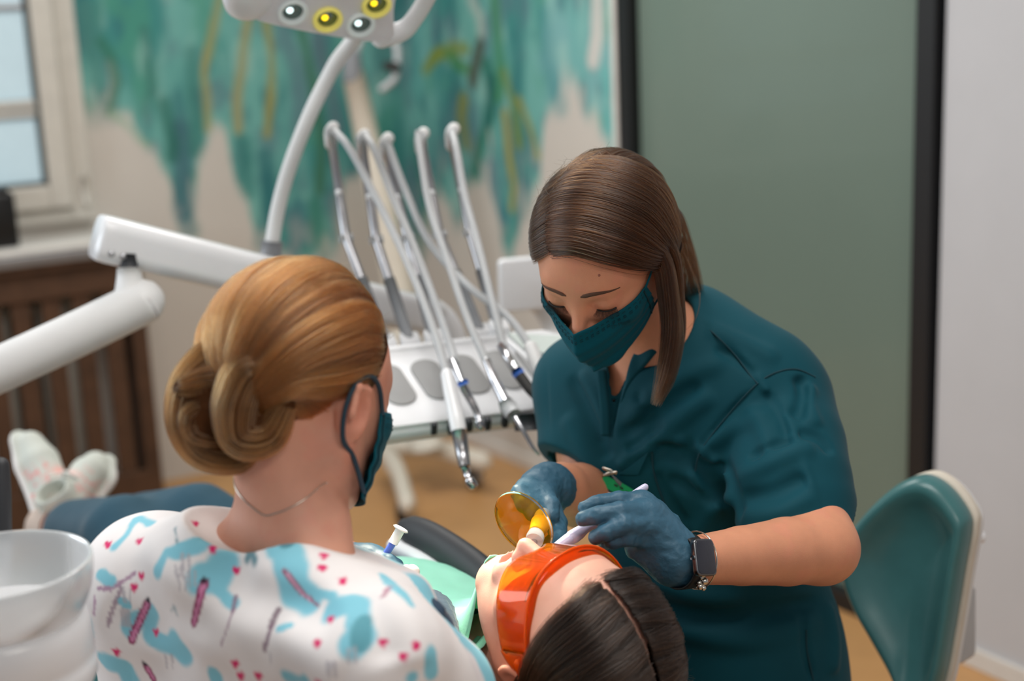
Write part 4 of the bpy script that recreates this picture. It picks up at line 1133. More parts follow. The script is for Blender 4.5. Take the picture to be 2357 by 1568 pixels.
# breast pocket with folded corner
pp = [hit(tt, *q, .0022)[0] for q in ((1425, 1092), (1460, 1066), (1492, 1040), (1470, 1092))]
if all(p is not None for p in pp):
    c_ = np.array(pp)
    obj('pocket_flap', (np.vstack([c_, c_ + spn * .0 + CF * .002]), [[0, 1, 2, 3], [7, 6, 5, 4], [0, 4, 5, 1], [1, 5, 6, 2], [2, 6, 7, 3], [3, 7, 4, 0]]), 'teal_cloth', tunic, smooth=False)

# trousers down to the stool (below the tunic hem)
lg = SDF(A(.0, 1.35, .0), A(.62, 2.35, .70), .009)
hip = bs['pelvis']
for sgn, kn, ft in ((1, hip + A(-.10, -.42, -.06), A(hip[0] - .08, hip[1] - .50, .05)), (-1, hip + A(-.30, -.10, -.06), A(hip[0] - .30, hip[1] - .12, .05))):
    h0 = hip + lat * .075 * sgn - spn * .03
    lg.chain([h0, kn], [.085, .062], .03); lg.chain([kn, ft + UP * .05], [.060, .045], .02)
lg.ell(hip, (.16, .13, .12), BR, .05)
obj('trousers', lg.mesh(1), 'teal_cloth', den)

# gloves --------------------------------------------------------------
def hand(name, palm, fingers, box_pts, parent, extra=(), h=.0017, cuff=None):
    bp = np.array(box_pts)
    s = SDF(bp.min(0) - .02, bp.max(0) + .02, h)
    for a, b, ra, rb, k in palm: s.cap(a, b, ra, rb, k)
    for pts, rs in fingers:
        g = SDF(bp.min(0) - .02, bp.max(0) + .02, h) if False else None
        for i in range(len(pts) - 1): s.cap(pts[i], pts[i + 1], rs[i] * .95, rs[i + 1] * .95, .0026 if i else .007)
    for fn in extra: fn(s)
    def wr(p):
        n = fbm(p * np.array([120, 120, 160]), 3, 12); n2 = fbm(p * 45, 2, 3)
        return -.0010 * (1 - np.abs(2 * n - 1) * 2.2).clip(0, 1) + .0012 * (n2 - .5)
    s.displace(wr)
    return obj(name, s.mesh(1), 'glove', parent)
w_ = lambda x, y, d: P(x, y, d)
lw = bs['lw']
mc = [P(1478, 1157, 1.600), P(1490, 1180, 1.585), P(1496, 1211, 1.580), P(1490, 1243, 1.588)]
palm = [(P(1555, 1282, 1.600), m, .0255, .0135, .010) for m in mc] + [(P(1550, 1298, 1.605), P(1468, 1262, 1.60), .022, .014, .012), (P(1545, 1262, 1.60), P(1505, 1190, 1.597), .023, .017, .012), (P(1590, 1289, 1.604), P(1550, 1283, 1.60), .0290, .028, .01)]
CUFF = (P(1578, 1288, 1.60), nrm(bs['le'] - bs['lw']))
fing = [([mc[0], P(1425, 1150, 1.588), P(1372, 1158, 1.580), P(1345, 1169, 1.578)], [.0115, .0095, .0085, .0072]),
        ([mc[1], P(1428, 1176, 1.560), P(1374, 1187, 1.558), P(1341, 1195, 1.566)], [.0125, .0105, .0098, .0083]),
        ([mc[2], P(1436, 1207, 1.552), P(1393, 1226, 1.552), P(1371, 1237, 1.562)], [.012, .0102, .0095, .0082]),
        ([mc[3], P(1444, 1239, 1.562), P(1412, 1246, 1.564), P(1396, 1250, 1.572)], [.0108, .0090, .0083, .0072]),
        ([P(1540, 1215, 1.615), P(1465, 1185, 1.645), P(1410, 1187, 1.635), P(1378, 1192, 1.612)], [.018, .0125, .0108, .0085])]
hand('glove', palm, fing, [P(1320, 1120, 1.54), P(1620, 1360, 1.54), P(1320, 1120, 1.67), P(1620, 1360, 1.67)], den, extra=[lambda s: s.cut(CUFF[0], CUFF[1], .001)])
# the other hand closes round the curing light
rw = bs['rw']; h0 = P(1228, 1140, 1.735)
palm = [(lerp(rw, bs['re'], .10), rw, .031, .030, .01), (rw, P(1242, 1126, 1.765), .028, .0235, .010), (P(1242, 1126, 1.765), P(1216, 1132, 1.735), .0225, .016, .010), (P(1242, 1126, 1.765), P(1254, 1150, 1.735), .022, .015, .010)]
fing = [([P(1212, 1124, 1.735), P(1196, 1135, 1.705), P(1205, 1160, 1.690), P(1228, 1168, 1.700)], [.0125, .0105, .0095, .008]),
        ([P(1226, 1132, 1.725), P(1214, 1158, 1.695), P(1226, 1182, 1.684), P(1246, 1185, 1.695)], [.0125, .0105, .0095, .008]),
        ([P(1242, 1140, 1.722), P(1236, 1172, 1.692), P(1247, 1193, 1.684), P(1262, 1193, 1.695)], [.012, .0102, .0095, .008]),
        ([P(1256, 1138, 1.728), P(1268, 1164, 1.700), P(1267, 1188, 1.690), P(1258, 1200, 1.695)], [.012, .0105, .0098, .0085]),
        ([P(1262, 1168, 1.75), P(1282, 1205, 1.715), P(1284, 1240, 1.675), P(1262, 1258, 1.640)], [.0165, .0125, .0112, .0095])]
hand('glove', palm, fing, [P(1160, 1080, 1.62), P(1330, 1290, 1.62), P(1160, 1080, 1.84), P(1330, 1290, 1.84)], den)

# mask ---------------------------------------------------------------
msk, MG = face_mask(DF, den, tree=htree, label='teal pleated face mask with stitched top edge and printed name')
nu_ = MG.shape[0]
for i, side in ((1, -1), (nu_ - 2, 1)):
    top, bot = MG[i, 1], MG[i, -3]
    er = DF.w(side * .082, -.030, .010); er2 = DF.w(side * .080, -.032, -.03)
    pts = spline([top, DF.w(side * .081, .006, .012), er, er2, DF.w(side * .077, .0, -.045), bot], 26)
    obj('ear_loop', tube(pts, .0014, 8), 'mask_teal', msk)
mtree = bvh(sheet(MG[:, ::-1]))
fc = bpy.data.curves.new('print', 'FONT'); fc.body = 'Dr.Mayer'; fc.size = 1.0
fo = bpy.data.objects.new('print', fc); COL.objects.link(fo)
bpy.context.view_layer.update()
me_ = fo.evaluated_get(bpy.context.evaluated_depsgraph_get()).to_mesh()
tvx = np.array([v.co[:] for v in me_.vertices]); tfx = [list(p.vertices) for p in me_.polygons]
bpy.data.objects.remove(fo)
a_, b_ = np.array([1409., 757.]), np.array([1453., 740.])
wid = tvx[:, 0].max(); ux = (b_ - a_) / wid; uy = np.array([ux[1], -ux[0]]) * 1.0
tw_ = []
for v in tvx:
    q = a_ + ux * v[0] + uy * v[1]
    p, n = hit(mtree, q[0], q[1], .0006); tw_.append(p if p is not None else P(q[0], q[1], 1.7))
obj('printed_name', (np.array(tw_), tfx), 'mask_stitch', msk, smooth=False)
# ------------------------------------------------------------------ the assistant, seen from behind
mat('print_cloth', rough=0.75, sheen=0.1, attr='Col', var=0.03, vscale=20, bump=0.06, bscale=900)
mat('navy_cloth', (34, 56, 78), rough=0.8, sheen=0.15, bump=0.4, bscale=160)
AF = Frame(A(-.2107, 1.3805, 1.1895), A(.50, .80, -.33), A(.17, .26, .95))
asn = root('person', A(-.25, 1.42, .55), 'person with auburn hair in a bun and printed white scrubs, seen from behind', 'person')
a_c7 = P(630, 1205, 1.37); a_ls = P(360, 1360, 1.50); a_rs = P(868, 1515, 1.295); a_mid = (a_ls + a_rs) / 2
a_lat = nrm(a_rs - a_ls); a_pel = A(-.26, 1.36, .60); a_spn = nrm(a_c7 - a_pel); a_lat = nrm(a_lat - (a_lat @ a_spn) * a_spn)
a_bck = np.cross(a_lat, a_spn); a_bck = a_bck if a_bck @ CF < 0 else -a_bck
AR = np.array([a_lat, a_bck, a_spn])
a_le, a_lw = P(430, 1480, 1.72), P(800, 1300, 1.67)
a_re, a_rw = P(1010, 1640, 1.42), P(985, 1420, 1.66)
lo = A(-.62, 1.02, .52); hi = A(.08, 1.82, 1.40)
s = SDF(lo, hi, .0045, [(AF.c - .135, AF.c + .135, .0028)])
head_sdf(s, AF)
nk = AF.w(0, -.035, -.05)
nkb = P(672, 1190, 1.41)
s.chain([nk, lerp(nk, nkb, .6), nkb], [.046, .046, .05], .025)
s.cap(nkb - a_spn * .015, P(430, 1330, 1.45), .038, .034, .04); s.cap(nkb - a_spn * .015, P(800, 1440, 1.33), .036, .034, .04)
s.cap(a_ls - a_spn * .01, a_rs - a_spn * .01, .042, .042, .03)
s.ell(lerp(a_c7, a_pel, .42) - a_bck * .045, (.125, .075, .15), AR, .04); s.ell(lerp(a_c7, a_pel, .8) - a_bck * .04, (.13, .08, .2), AR, .05)
s.chain([a_ls, a_le, lerp(a_le, a_lw, .4), a_lw], [.052, .042, .038, .028], .02)
s.chain([a_rs, a_re, lerp(a_re, a_rw, .4), a_rw], [.052, .042, .038, .028], .02)
vf = s.mesh(1)
btree = bvh(vf)
obj('body', vf, 'skin', asn, colors=skin_cols(vf[0], AF, base=np.array(lin(212, 154, 130))))
# printed tunic
q = SDF(lo, hi, .0030)
q.ell(lerp(a_c7, a_pel, .36) - a_bck * .035, (.172, .115, .20), AR, .01)
q.ell(lerp(a_c7, a_pel, .75) - a_bck * .03 - a_lat * .012, (.192, .128, .28), AR, .06)
q.cap(a_ls, a_rs, .064, .060, .03)
q.cap(P(505, 1285, 1.41), P(350, 1335, 1.49), .052, .058, .03); q.cap(P(505, 1290, 1.41), P(715, 1370, 1.36), .050, .046, .03); q.cap(P(715, 1370, 1.36), P(850, 1475, 1.32), .046, .050, .02)
q.chain([a_ls, lerp(a_ls, a_le, .7)], [.068, .072], .03); q.cap(a_ls, a_ls - a_spn * .16 + a_lat * .01, .066, .075, .04)
q.chain([a_rs, lerp(a_rs, a_re, .75)], [.062, .072], .02)
t0 = bvh(q.mesh(0))
def apath(tr, pix, n=14):
    pts = [hit(tr, *p)[0] for p in pix]; pts = [p for p in pts if p is not None]
    return spline(np.array(pts), n) if len(pts) > 2 else np.array(pts)
for pix, w_, a_ in [([(470, 1260), (560, 1340), (700, 1400), (800, 1440)], .022, -.006), ([(330, 1230), (400, 1330), (520, 1430), (640, 1480)], .02, .006), ([(560, 1300), (700, 1330), (860, 1380)], .018, .005),
                    ([(230, 1400), (330, 1450), (480, 1520)], .02, -.006), ([(800, 1320), (860, 1420), (900, 1540)], .016, -.006), ([(880, 1340), (940, 1440), (960, 1550)], .016, .005), ([(620, 1450), (720, 1500), (800, 1560)], .02, .006),
                    ([(300, 1500), (420, 1480), (560, 1500)], .018, .005)]:
    p = apath(t0, pix)
    if len(p) > 3: q.fold(p, w_, a_)
q.displace(lambda p: .004 * (fbm(p * 14, 3, 77) - .5))
# neckline: wide boat opening round the neck
ncut = a_c7 + a_spn * .012
q.ell(P(592, 1182, 1.40) + a_spn * .026, (.084, .074, .058), AR, .004, 'sub')
q.cut(P(600, 1240, 1.36) + a_spn * .012, nrm(a_spn * .86 - a_bck * .51 - a_lat * .03), .012)
avf = q.mesh(1); at_ = bvh(avf)
# fabric print, placed on the back panel of the cloth
def cpx(cx, cy): return (180 + cx / 2.678, 1130 + cy / 2.678)
M2 = 1.33 / 3274 / 2.678      # crop pixel to metres on the back
def chit(cx, cy): return hit(at_, *cpx(cx, cy))[0]
AV = avf[0]
jit = np.stack([fbm(avf[0] * 40, 2, 4), fbm(avf[0] * 40, 2, 9)], -1) - .5
colr = np.array(lin(232, 228, 228)) * (0.97 + .05 * fbm(avf[0] * 25, 2, 6))[:, None]
front = ((avf[0] - a_c7) @ a_bck)
def paint(pts, r, col, a=1.0, soft=.25, jitter=.014):
    global colr
    if len(pts) > 1: pts = [tuple(lerp(np.array(a0, float), np.array(b0, float), k_)) for a0, b0 in zip(pts, pts[1:]) for k_ in (0, .2, .4, .6, .8, 1)]
    pp = [chit(*p) for p in pts]; pp = [p for p in pp if p is not None]
    if not pp: return
    if len(pp) == 1: pp = pp + [pp[0] + 1e-5]
    d = np.full(len(AV), 9.0)
    for a0, b0 in zip(pp, pp[1:]):
        ab = b0 - a0; t = np.clip((AV - a0) @ ab / (ab @ ab + 1e-12), 0, 1)
        d = np.minimum(d, np.sqrt(((AV - a0 - t[:, None] * ab) ** 2).sum(1)) + jit[:, 0] * jitter)
    r = r * M2
    k = (a * (1 - sstep(r * (1 - soft), r * (1 + soft), d)))[:, None]
    colr = colr * (1 - k) + np.array(lin(*col)) * k
CY = (128, 196, 214)
for pts, r in (([(230, 340), (300, 270), (360, 170), (450, 200)], 42), ([(490, 480), (540, 380), (650, 360), (780, 310)], 44), ([(760, 560), (850, 560), (920, 440)], 84), ([(860, 620), (960, 690)], 40),
               ([(1200, 320), (1280, 360), (1310, 520), (1340, 600), (1430, 700)], 84), ([(1560, 740), (1700, 700)], 70), ([(1700, 700), (1760, 880), (1690, 950)], 66), ([(330, 850), (450, 740)], 55), ([(470, 760), (430, 890), (560, 940)], 55),
               ([(600, 940), (640, 980)], 80), ([(150, 1040), (280, 1090), (330, 1170)], 58), ([(130, 520), (210, 550)], 30), ([(60, 790), (62, 880)], 30), ([(2180, 1000), (2170, 1120)], 46), ([(1880, 520), (1990, 620), (2050, 700)], 28),
               ([(1280, 1140), (1400, 1170)], 50), ([(850, 1150)], 46), ([(1500, 640), (1560, 660)], 26), ([(2060, 1150)], 40), ([(1240, 850), (1310, 830)], 22), ([(260, 680), (310, 700)], 14)):
    paint(pts, r * 1.2, CY)
for pts, r in (([(600, 230), (605, 310)], 26), ([(1040, 420), (1060, 380), (1090, 420)], 34), ([(570, 740), (590, 720), (610, 770)], 36), ([(380, 200), (260, 300)], 16), ([(1230, 320), (1290, 330)], 16)): paint(pts, r, (70, 128, 142), .9, .4, .02)
paint([(1770, 800), (1740, 930)], 50, (84, 150, 164), .9, .3)
for pts, w_ in (([(430, 690), (330, 920)], 30), ([(775, 570), (712, 815)], 33), ([(415, 1075), (470, 1170)], 27)):
    paint(pts, w_, (142, 44, 92), 1, .12, .002); paint(pts, w_ * .45, (206, 130, 170), 1, .2, .002)
for p in ((432, 678), (777, 556), (412, 1068)): paint([p], 22, (36, 30, 48), 1, .2, .002)
for pts, w_, c_ in (([(970, 650), (955, 740)], 17, (140, 112, 132)), ([(955, 740), (880, 960)], 9, (150, 116, 140)), ([(1230, 740), (1190, 830)], 20, (128, 108, 120)), ([(1190, 830), (1150, 980)], 10, (136, 110, 128)), ([(120, 600), (200, 605), (350, 510)], 11, (168, 130, 160)),
                   ([(1270, 490), (1380, 630), (1480, 710)], 15, (150, 70, 100)), ([(1290, 520), (1380, 630), (1460, 700)], 6, (220, 170, 196)), ([(265, 600), (230, 680), (180, 830)], 11, (160, 140, 156)), ([(90, 900), (95, 1150)], 11, (168, 70, 124)),
                   ([(1920, 590), (1880, 650)], 12, (180, 130, 150)), ([(100, 660), (98, 760)], 10, (180, 140, 170))): paint(pts, w_, c_, .9, .25, .004)
for cx, cy in ((660, 440), (620, 500), (640, 570), (300, 640), (290, 780), (830, 730), (1200, 1030), (1300, 900), (1560, 1100), (700, 540), (560, 1060), (1680, 1010)):
    paint([(cx - 20, cy - 40), (cx - 12, cy + 40)], 5, (176, 172, 180), .7, .4, .01); paint([(cx + 18, cy - 36), (cx + 22, cy + 44)], 5, (176, 172, 180), .7, .4, .01)
for cx, cy in ((830, 355), (975, 490), (390, 525), (345, 595), (480, 870), (235, 995), (1515, 400), (1505, 475), (1630, 555), (1560, 790), (1475, 940), (1880, 935), (2085, 955), (2005, 1025), (965, 1065), (1000, 1140), (1110, 1140), (378, 310), (185, 330), (1480, 1190), (720, 200)):
    paint([(cx - 11, cy - 8), (cx, cy + 14), (cx + 11, cy - 8)], 17, (214, 24, 104), 1, .3, .002)
colr = np.where((front < -.06)[:, None], np.array(lin(225, 220, 222)), colr)
k = sstep(.5, .6, fbm(avf[0] * 22, 2, 55))[:, None] * (front < -.06)[:, None]
colr = colr * (1 - k) + np.array(lin(128, 196, 214)) * k
at_obj = obj('printed_tunic', avf, 'print_cloth', asn, colors=colr, label='white scrub top printed with cyan blots, pink hearts and dental tools')
# neckline facing and thin chain
pts = []
for i in np.linspace(0, 2 * math.pi, 80):
    p = ncut - a_bck * .012 + a_spn * .03 + a_lat * .058 * math.cos(i) + a_bck * .052 * math.sin(i) - a_spn * .03 * math.sin(i)
    pts.append(p)
btree = bvh(vf)
cp = []
for i in np.linspace(-.2, math.pi + .2, 40):
    p = a_c7 + a_spn * (.012 + .02 * abs(math.cos(i))) - a_bck * .045 + nrm(a_lat * math.cos(i) + a_bck * math.sin(i)) * .11
    loc, n, _, _ = btree.ray_cast(Vector(p), Vector(-nrm(a_lat * math.cos(i) + a_bck * math.sin(i))))
    if loc is not None: cp.append(np.array(loc) + np.array(n) * .0008)
if len(cp) > 6: obj('necklace', tube(cp, .0007, 6), 'silver', asn)
# navy undersleeve of the nearer arm
us = SDF(A(-.25, 1.05, .52), A(.1, 1.8, 1.15), .005)
us.chain([P(900, 1385, 1.37), P(965, 1445, 1.37), P(1002, 1520, 1.37), P(1014, 1640, 1.38)], [.020, .030, .033, .034], .02)
us.chain([P(1012, 1640, 1.36), a_rw], [.034, .032], .02)
us.displace(lambda p: .002 * np.sin((p @ a_spn) * 420))
obj('undersleeve', us.mesh(1), 'navy_cloth', asn)
# gloved hand with the etching syringe, showing beyond the shoulder
palm = [(a_lw, P(850, 1302, 1.655), .027, .023, .012), (P(850, 1302, 1.655), P(880, 1302, 1.645), .022, .016, .012)]
fing = [([P(872, 1296, 1.645), P(895, 1296, 1.628), P(912, 1302, 1.625)], [.0105, .0098, .0085]), ([P(872, 1308, 1.64), P(892, 1318, 1.618), P(905, 1330, 1.615)], [.0105, .0095, .0085]),
        ([P(868, 1322, 1.64), P(885, 1340, 1.618), P(895, 1350, 1.62)], [.0105, .0095, .0085]), ([P(862, 1334, 1.64), P(874, 1352, 1.625), P(880, 1362, 1.628)], [.0098, .0088, .0078]), ([P(840, 1292, 1.66), P(862, 1284, 1.67), P(885, 1288, 1.66)], [.014, .011, .009])]
g1 = hand('glove', palm, fing, [P(780, 1260, 1.58), P(930, 1390, 1.58), P(780, 1260, 1.72), P(930, 1390, 1.72)], asn, h=.002)
palm = [(a_rw, P(1000, 1400, 1.70), .028, .024, .012)]
fing = [([P(1000, 1395, 1.70), P(1010, 1420, 1.73), P(1012, 1450, 1.74)], [.0105, .0098, .0085])]
# mask
amk, AG = face_mask(AF, asn, tree=btree, jaw=-.098, jy=.030, label='teal face mask with dark ear loops')
for i, side in ((1, -1), (AG.shape[0] - 2, 1)):
    pts = spline([AG[i, 1], AF.w(side * .079, .018, .012), AF.w(side * .082, -.002, .022), AF.w(side * .084, -.026, .014), AF.w(side * .081, -.034, -.012), AF.w(side * .076, -.024, -.042), AF.w(side * .070, .004, -.058), AG[i, -3]], 30)
    obj('ear_loop', tube(pts, .0025, 8), mat('loop_blue', (40, 62, 76), rough=.8), amk)
lgs = SDF(A(-.75, .95, .0), A(.35, 2.1, .72), .01)
for sgn, kn in ((1, A(.02, 1.62, .56)), (-1, A(-.42, 1.78, .56))):
    lgs.chain([a_pel + a_lat * .08 * sgn, kn], [.09, .062], .03); lgs.chain([kn, A(kn[0] + .0, kn[1] + .02, .06)], [.06, .045], .02)
lgs.ell(a_pel, (.17, .13, .11), AR, .05)
obj('trousers', lgs.mesh(1), 'navy_cloth', asn)
# ------------------------------------------------------------------ the reclined patient
mat('bib_green', (150, 222, 196), rough=0.6, sss=0.15, ssc=(.3, .8, .5), var=0.03, bump=0.1, bscale=300)
mat('patient_cloth', (24, 66, 84), rough=0.8, sheen=0.1, bump=0.06, bscale=700)
mat('sock', (190, 172, 160), rough=0.85)
mat('shoe', rough=0.7, attr='Col', bump=0.1, bscale=500)
gog = mat('orange_lens', (255, 146, 36), rough=0.06, trans=0.92, ior=1.3, var=0.0)
mat('orange_solid', (255, 96, 8), rough=0.15, trans=0.4, ior=1.3, var=0.0)
PF = Frame(A(.052, 1.424, .886), A(-.2423, .0949, .9655), A(.5864, -.7785, .2237))
pat = root('person', A(-.3, 1.9, .5), 'person reclined in the dental chair with dark hair, orange goggles and a green bib', 'person')
pd = nrm(A(-.60, .80, 0)); pr_ = nrm(A(.80, .60, 0))
nb = PF.w(0, -.045, -.165); nb = A(nb[0], nb[1], .795)
chest = nb + pd * .20 - UP * .055; hips = nb + pd * .52 - UP * .17
ank = [P(185, 1225, 2.58), P(120, 1215, 2.62)]
kne = [lerp(hips + pr_ * .1, ank[0], .5) + UP * .10, lerp(hips - pr_ * .1, ank[1], .5) + UP * .10]
lo = A(-.98, 1.22, .40); hi = A(.26, 2.75, 1.06)
s = SDF(lo, hi, .007, [(PF.c - .13, PF.c + .13, .0026)])
head_sdf(s, PF, mouth=.006, lids=True)
s.cap(PF.w(0, -.03, -.06), nb, .05, .056, .025)
s.cap(nb + pr_ * .15 + pd * .03 - UP * .01, nb - pr_ * .15 + pd * .03 - UP * .01, .055, .055, .05)
BP = np.array([pr_, UP, pd])
s.ell(chest, (.155, .095, .2), BP, .05); s.ell(hips, (.15, .09, .2), BP, .06)
for sg, kn, an in ((1, kne[0], ank[0]), (-1, kne[1], ank[1])):
    s.chain([hips + pr_ * .085 * sg + pd * .05, kn, an], [.078, .055, .036], .04)
for sg in (1, -1):
    sh = nb + pr_ * .17 * sg + pd * .04 - UP * .015
    s.chain([sh, sh + pd * .27 + pr_ * .05 * sg - UP * .10, hips + pr_ * .10 * sg + UP * .085 - pd * .04], [.05, .04, .028], .02)
pvf = s.mesh(1); ptree = bvh(pvf)
obj('body', pvf, 'skin', pat, colors=skin_cols(pvf[0], PF, base=np.array(lin(222, 170, 150))))
face_bits(PF, ptree, pat, lash=False)
c = SDF(lo, hi, .008)
c.cap(nb + pr_ * .15 + pd * .05 - UP * .01, nb - pr_ * .15 + pd * .05 - UP * .01, .062, .062, .05)
c.ell(chest + pd * .03, (.165, .104, .2), BP, .05); c.ell(hips, (.16, .1, .2), BP, .06)
for sg in (1, -1):
    sh = nb + pr_ * .17 * sg + pd * .04 - UP * .015
    c.chain([sh, sh + pd * .27 + pr_ * .05 * sg - UP * .10, hips + pr_ * .10 * sg + UP * .085 - pd * .08], [.057, .047, .036], .02)
c.displace(lambda p: .006 * (fbm(p * 13, 3, 5) - .5))
obj('shirt', c.mesh(1), 'patient_cloth', pat)
c = SDF(lo, hi, .008)
for sg, kn, an in ((1, kne[0], ank[0]), (-1, kne[1], ank[1])):
    c.chain([hips + pr_ * .085 * sg, kn, lerp(kn, an, .66)], [.090, .068, .056], .04)
c.ell(hips, (.168, .108, .15), BP, .06)
c.displace(lambda p: .008 * (fbm(p * 14, 3, 15) - .5))
obj('trousers', c.mesh(1), 'patient_cloth', pat)
for an, kn in ((ank[0], kne[0]), (ank[1], kne[1])):
    obj('sock', tube(spline([lerp(an, kn, .16), lerp(an, kn, .05), an + nrm(an - kn) * .02], 8), [.044, .043, .044, .045, .045, .045, .045, .045], 18), 'sock', pat)
# shoes -------------------------------------------------------------
def shoe(heel, toe, top, label):
    """heel and toe points of the sole, top = way the instep points"""
    ax = nrm(toe - heel); tp = nrm(top - (top @ ax) * ax); sd = np.cross(ax, tp); L = np.linalg.norm(toe - heel)
    b = np.array([heel, toe, heel + tp * .12, toe + tp * .1])
    s = SDF(b.min(0) - .07, b.max(0) + .07, .0028)
    W = lambda x, y, z: heel + ax * x * L + sd * y + tp * z
    s.chain([W(.08, 0, .012), W(.35, .004, .012), W(.70, .008, .012), W(.90, .004, .016)], [.034, .032, .043, .036], .02, n=tp, flat=.42)
    s.chain([W(.10, 0, .045), W(.38, .002, .046), W(.70, .006, .035), W(.88, .004, .028)], [.034, .033, .036, .028], .02)
    s.chain([W(.10, 0, .045), W(.14, 0, .082)], [.034, .036], .02)
    s.cap(W(.16, 0, .07), W(.14, 0, .13), .026, .03, .006, 'sub')
    V, F = s.mesh(1)
    q = V - heel; x = q @ ax / L; z = q @ tp; y = q @ sd
    n = fbm(np.stack([x * 40, y * 300, z * 160], -1), 2, 3)
    col = np.array(lin(196, 200, 192)) * np.ones((len(V), 1))
    k = (.7 * sstep(.5, .7, n) * sstep(.1, .25, x) * (1 - sstep(.55, .7, x)) * (z > .018) * (z < .075) * (np.abs(y) > .016))[:, None]; col = col * (1 - k) + np.array(lin(226, 112, 112)) * k
    k = (z < .017)[:, None] * .9; col = col * (1 - k) + np.array(lin(232, 228, 226)) * k
    k = (np.exp(-((x - .5) / .06) ** 2 - (y / .015) ** 2) * (z > .05))[:, None]; col = col * (1 - k) + np.array(lin(240, 168, 160)) * k
    r = root('sneaker', heel, label, 'shoe', 'pale sneakers of the patient')
    obj('shoe_upper', (V, F), 'shoe', r, colors=col)
    for i in range(5):
        xx = .40 + .065 * i; zz = .080 - .03 * (i / 4)
        obj('lace', tube(spline([W(xx, -.022, zz - .006), W(xx + .01, 0, zz + .006), W(xx + .02, .022, zz - .006)], 8), .003, 6, rnd=True), mat('lace', (214, 214, 208), rough=.8), r)
    obj('lace', tube(spline([W(.42, 0, .085), W(.36, .02, .105), W(.34, .035, .09)], 8), .003, 6, rnd=True), mat('lace'), r)
shoe(P(112, 1260, 2.62), P(32, 1015, 2.72), CR * .9 + CU * .25 - CF * .35, 'pale pink-sided sneaker standing upright nearest the glass bowl')
shoe(P(170, 1232, 2.62), P(240, 1078, 2.74), -CR * .35 + CU * .5 - CF * .8, 'grey-white sneaker tipped outwards against the wooden slats')

# bib ---------------------------------------------------------------
bib = root('dental_bib', nb, 'mint green disposable bib spread over the chest of the patient', 'bib')
n1, n2 = 60, 70
G = np.zeros((n1, n2, 3))
for i, u in enumerate(np.linspace(-1, 1, n1)):
    for j, v in enumerate(np.linspace(0, 1, n2)):
        p = nb + pr_ * u * .20 + pd * (v * .44 - .03)
        rr = ptree.ray_cast(Vector(p + UP * .5), Vector((0, 0, -1)))
        z = rr[0][2] if rr[0] is not None else .75
        G[i, j] = A(p[0], p[1], z)
for _ in range(14):
    Z = G[..., 2]; Zp = np.pad(Z, 1, mode='edge'); av = (Zp[:-2, 1:-1] + Zp[2:, 1:-1] + Zp[1:-1, :-2] + Zp[1:-1, 2:]) / 4
    G[..., 2] = np.maximum(av, Z - .0005) * .7 + av * .3
uu = np.linspace(-1, 1, n1)[:, None]; vv_ = np.linspace(0, 1, n2)[None, :]
nz = fbm(np.stack([uu * 4 + vv_ * 0, vv_ * 6 + uu * 0, uu * 0 + vv_ * 0], -1), 3, 44) - .5
G[..., 2] += .020 + .018 * nz * (1.2 - vv_) + .006 * np.sin(uu * 26 + 5 * nz) * np.exp(-(vv_ / .16) ** 2)
obj('bib_sheet', sheet(G[:, ::-1], .0012), 'bib_green', bib)
# collar strip gathered at the neck
gs = []
for k in (1, 2):
    q0 = nb - pr_ * (.03 + .05 * k) - pd * (.02 - .01 * k) + UP * (.055 - .008 * k)
    G2 = np.zeros((16, 10, 3))
    for i in range(16):
        for j in range(10):
            G2[i, j] = q0 - pr_ * (i / 15 - .5) * .10 - pd * (j / 9) * .035 + UP * (.022 * j / 9 + .006 * math.sin(i * .9 + k) + .004 * math.sin(j * 1.1 + i * .4))
    obj('bib_tie', sheet(G2, .001), 'bib_green', bib)

# goggles -------------------------------------------------------------
gg = root('safety_goggles', PF.w(0, .09, 0), 'orange transparent safety goggles on the face of the patient, black temple arms', 'goggles')
def gpt(u, v, push=0.0):
    """u across (-1..1), v down (0 brow .. 1 cheek)"""
    a = u * 1.25; x = .078 * math.sin(a) / math.sin(1.25)
    y = .022 + (.104 - .022) * (max(0, 1 - abs(u) ** 2.3)) + .002 * math.exp(-(u / .1) ** 2) * v
    hh = lerp(.034, .022, abs(u) ** 2); z = lerp(.030, .030 - 2 * hh, v) + .004 * (1 - u * u) - .006 * abs(u) ** 2
    nose = math.exp(-(u / .16) ** 2) * sstep(.45, 1, v) * .022
    return PF.wv((x * (1 + push), y + push * .1, z + nose))
us_ = np.linspace(-1, 1, 57); vs2 = np.linspace(0, 1, 15)
G = np.array([[gpt(u, v) for v in vs2] for u in us_])
obj('lens', sheet(G[:, ::-1], .0018), gog, gg)
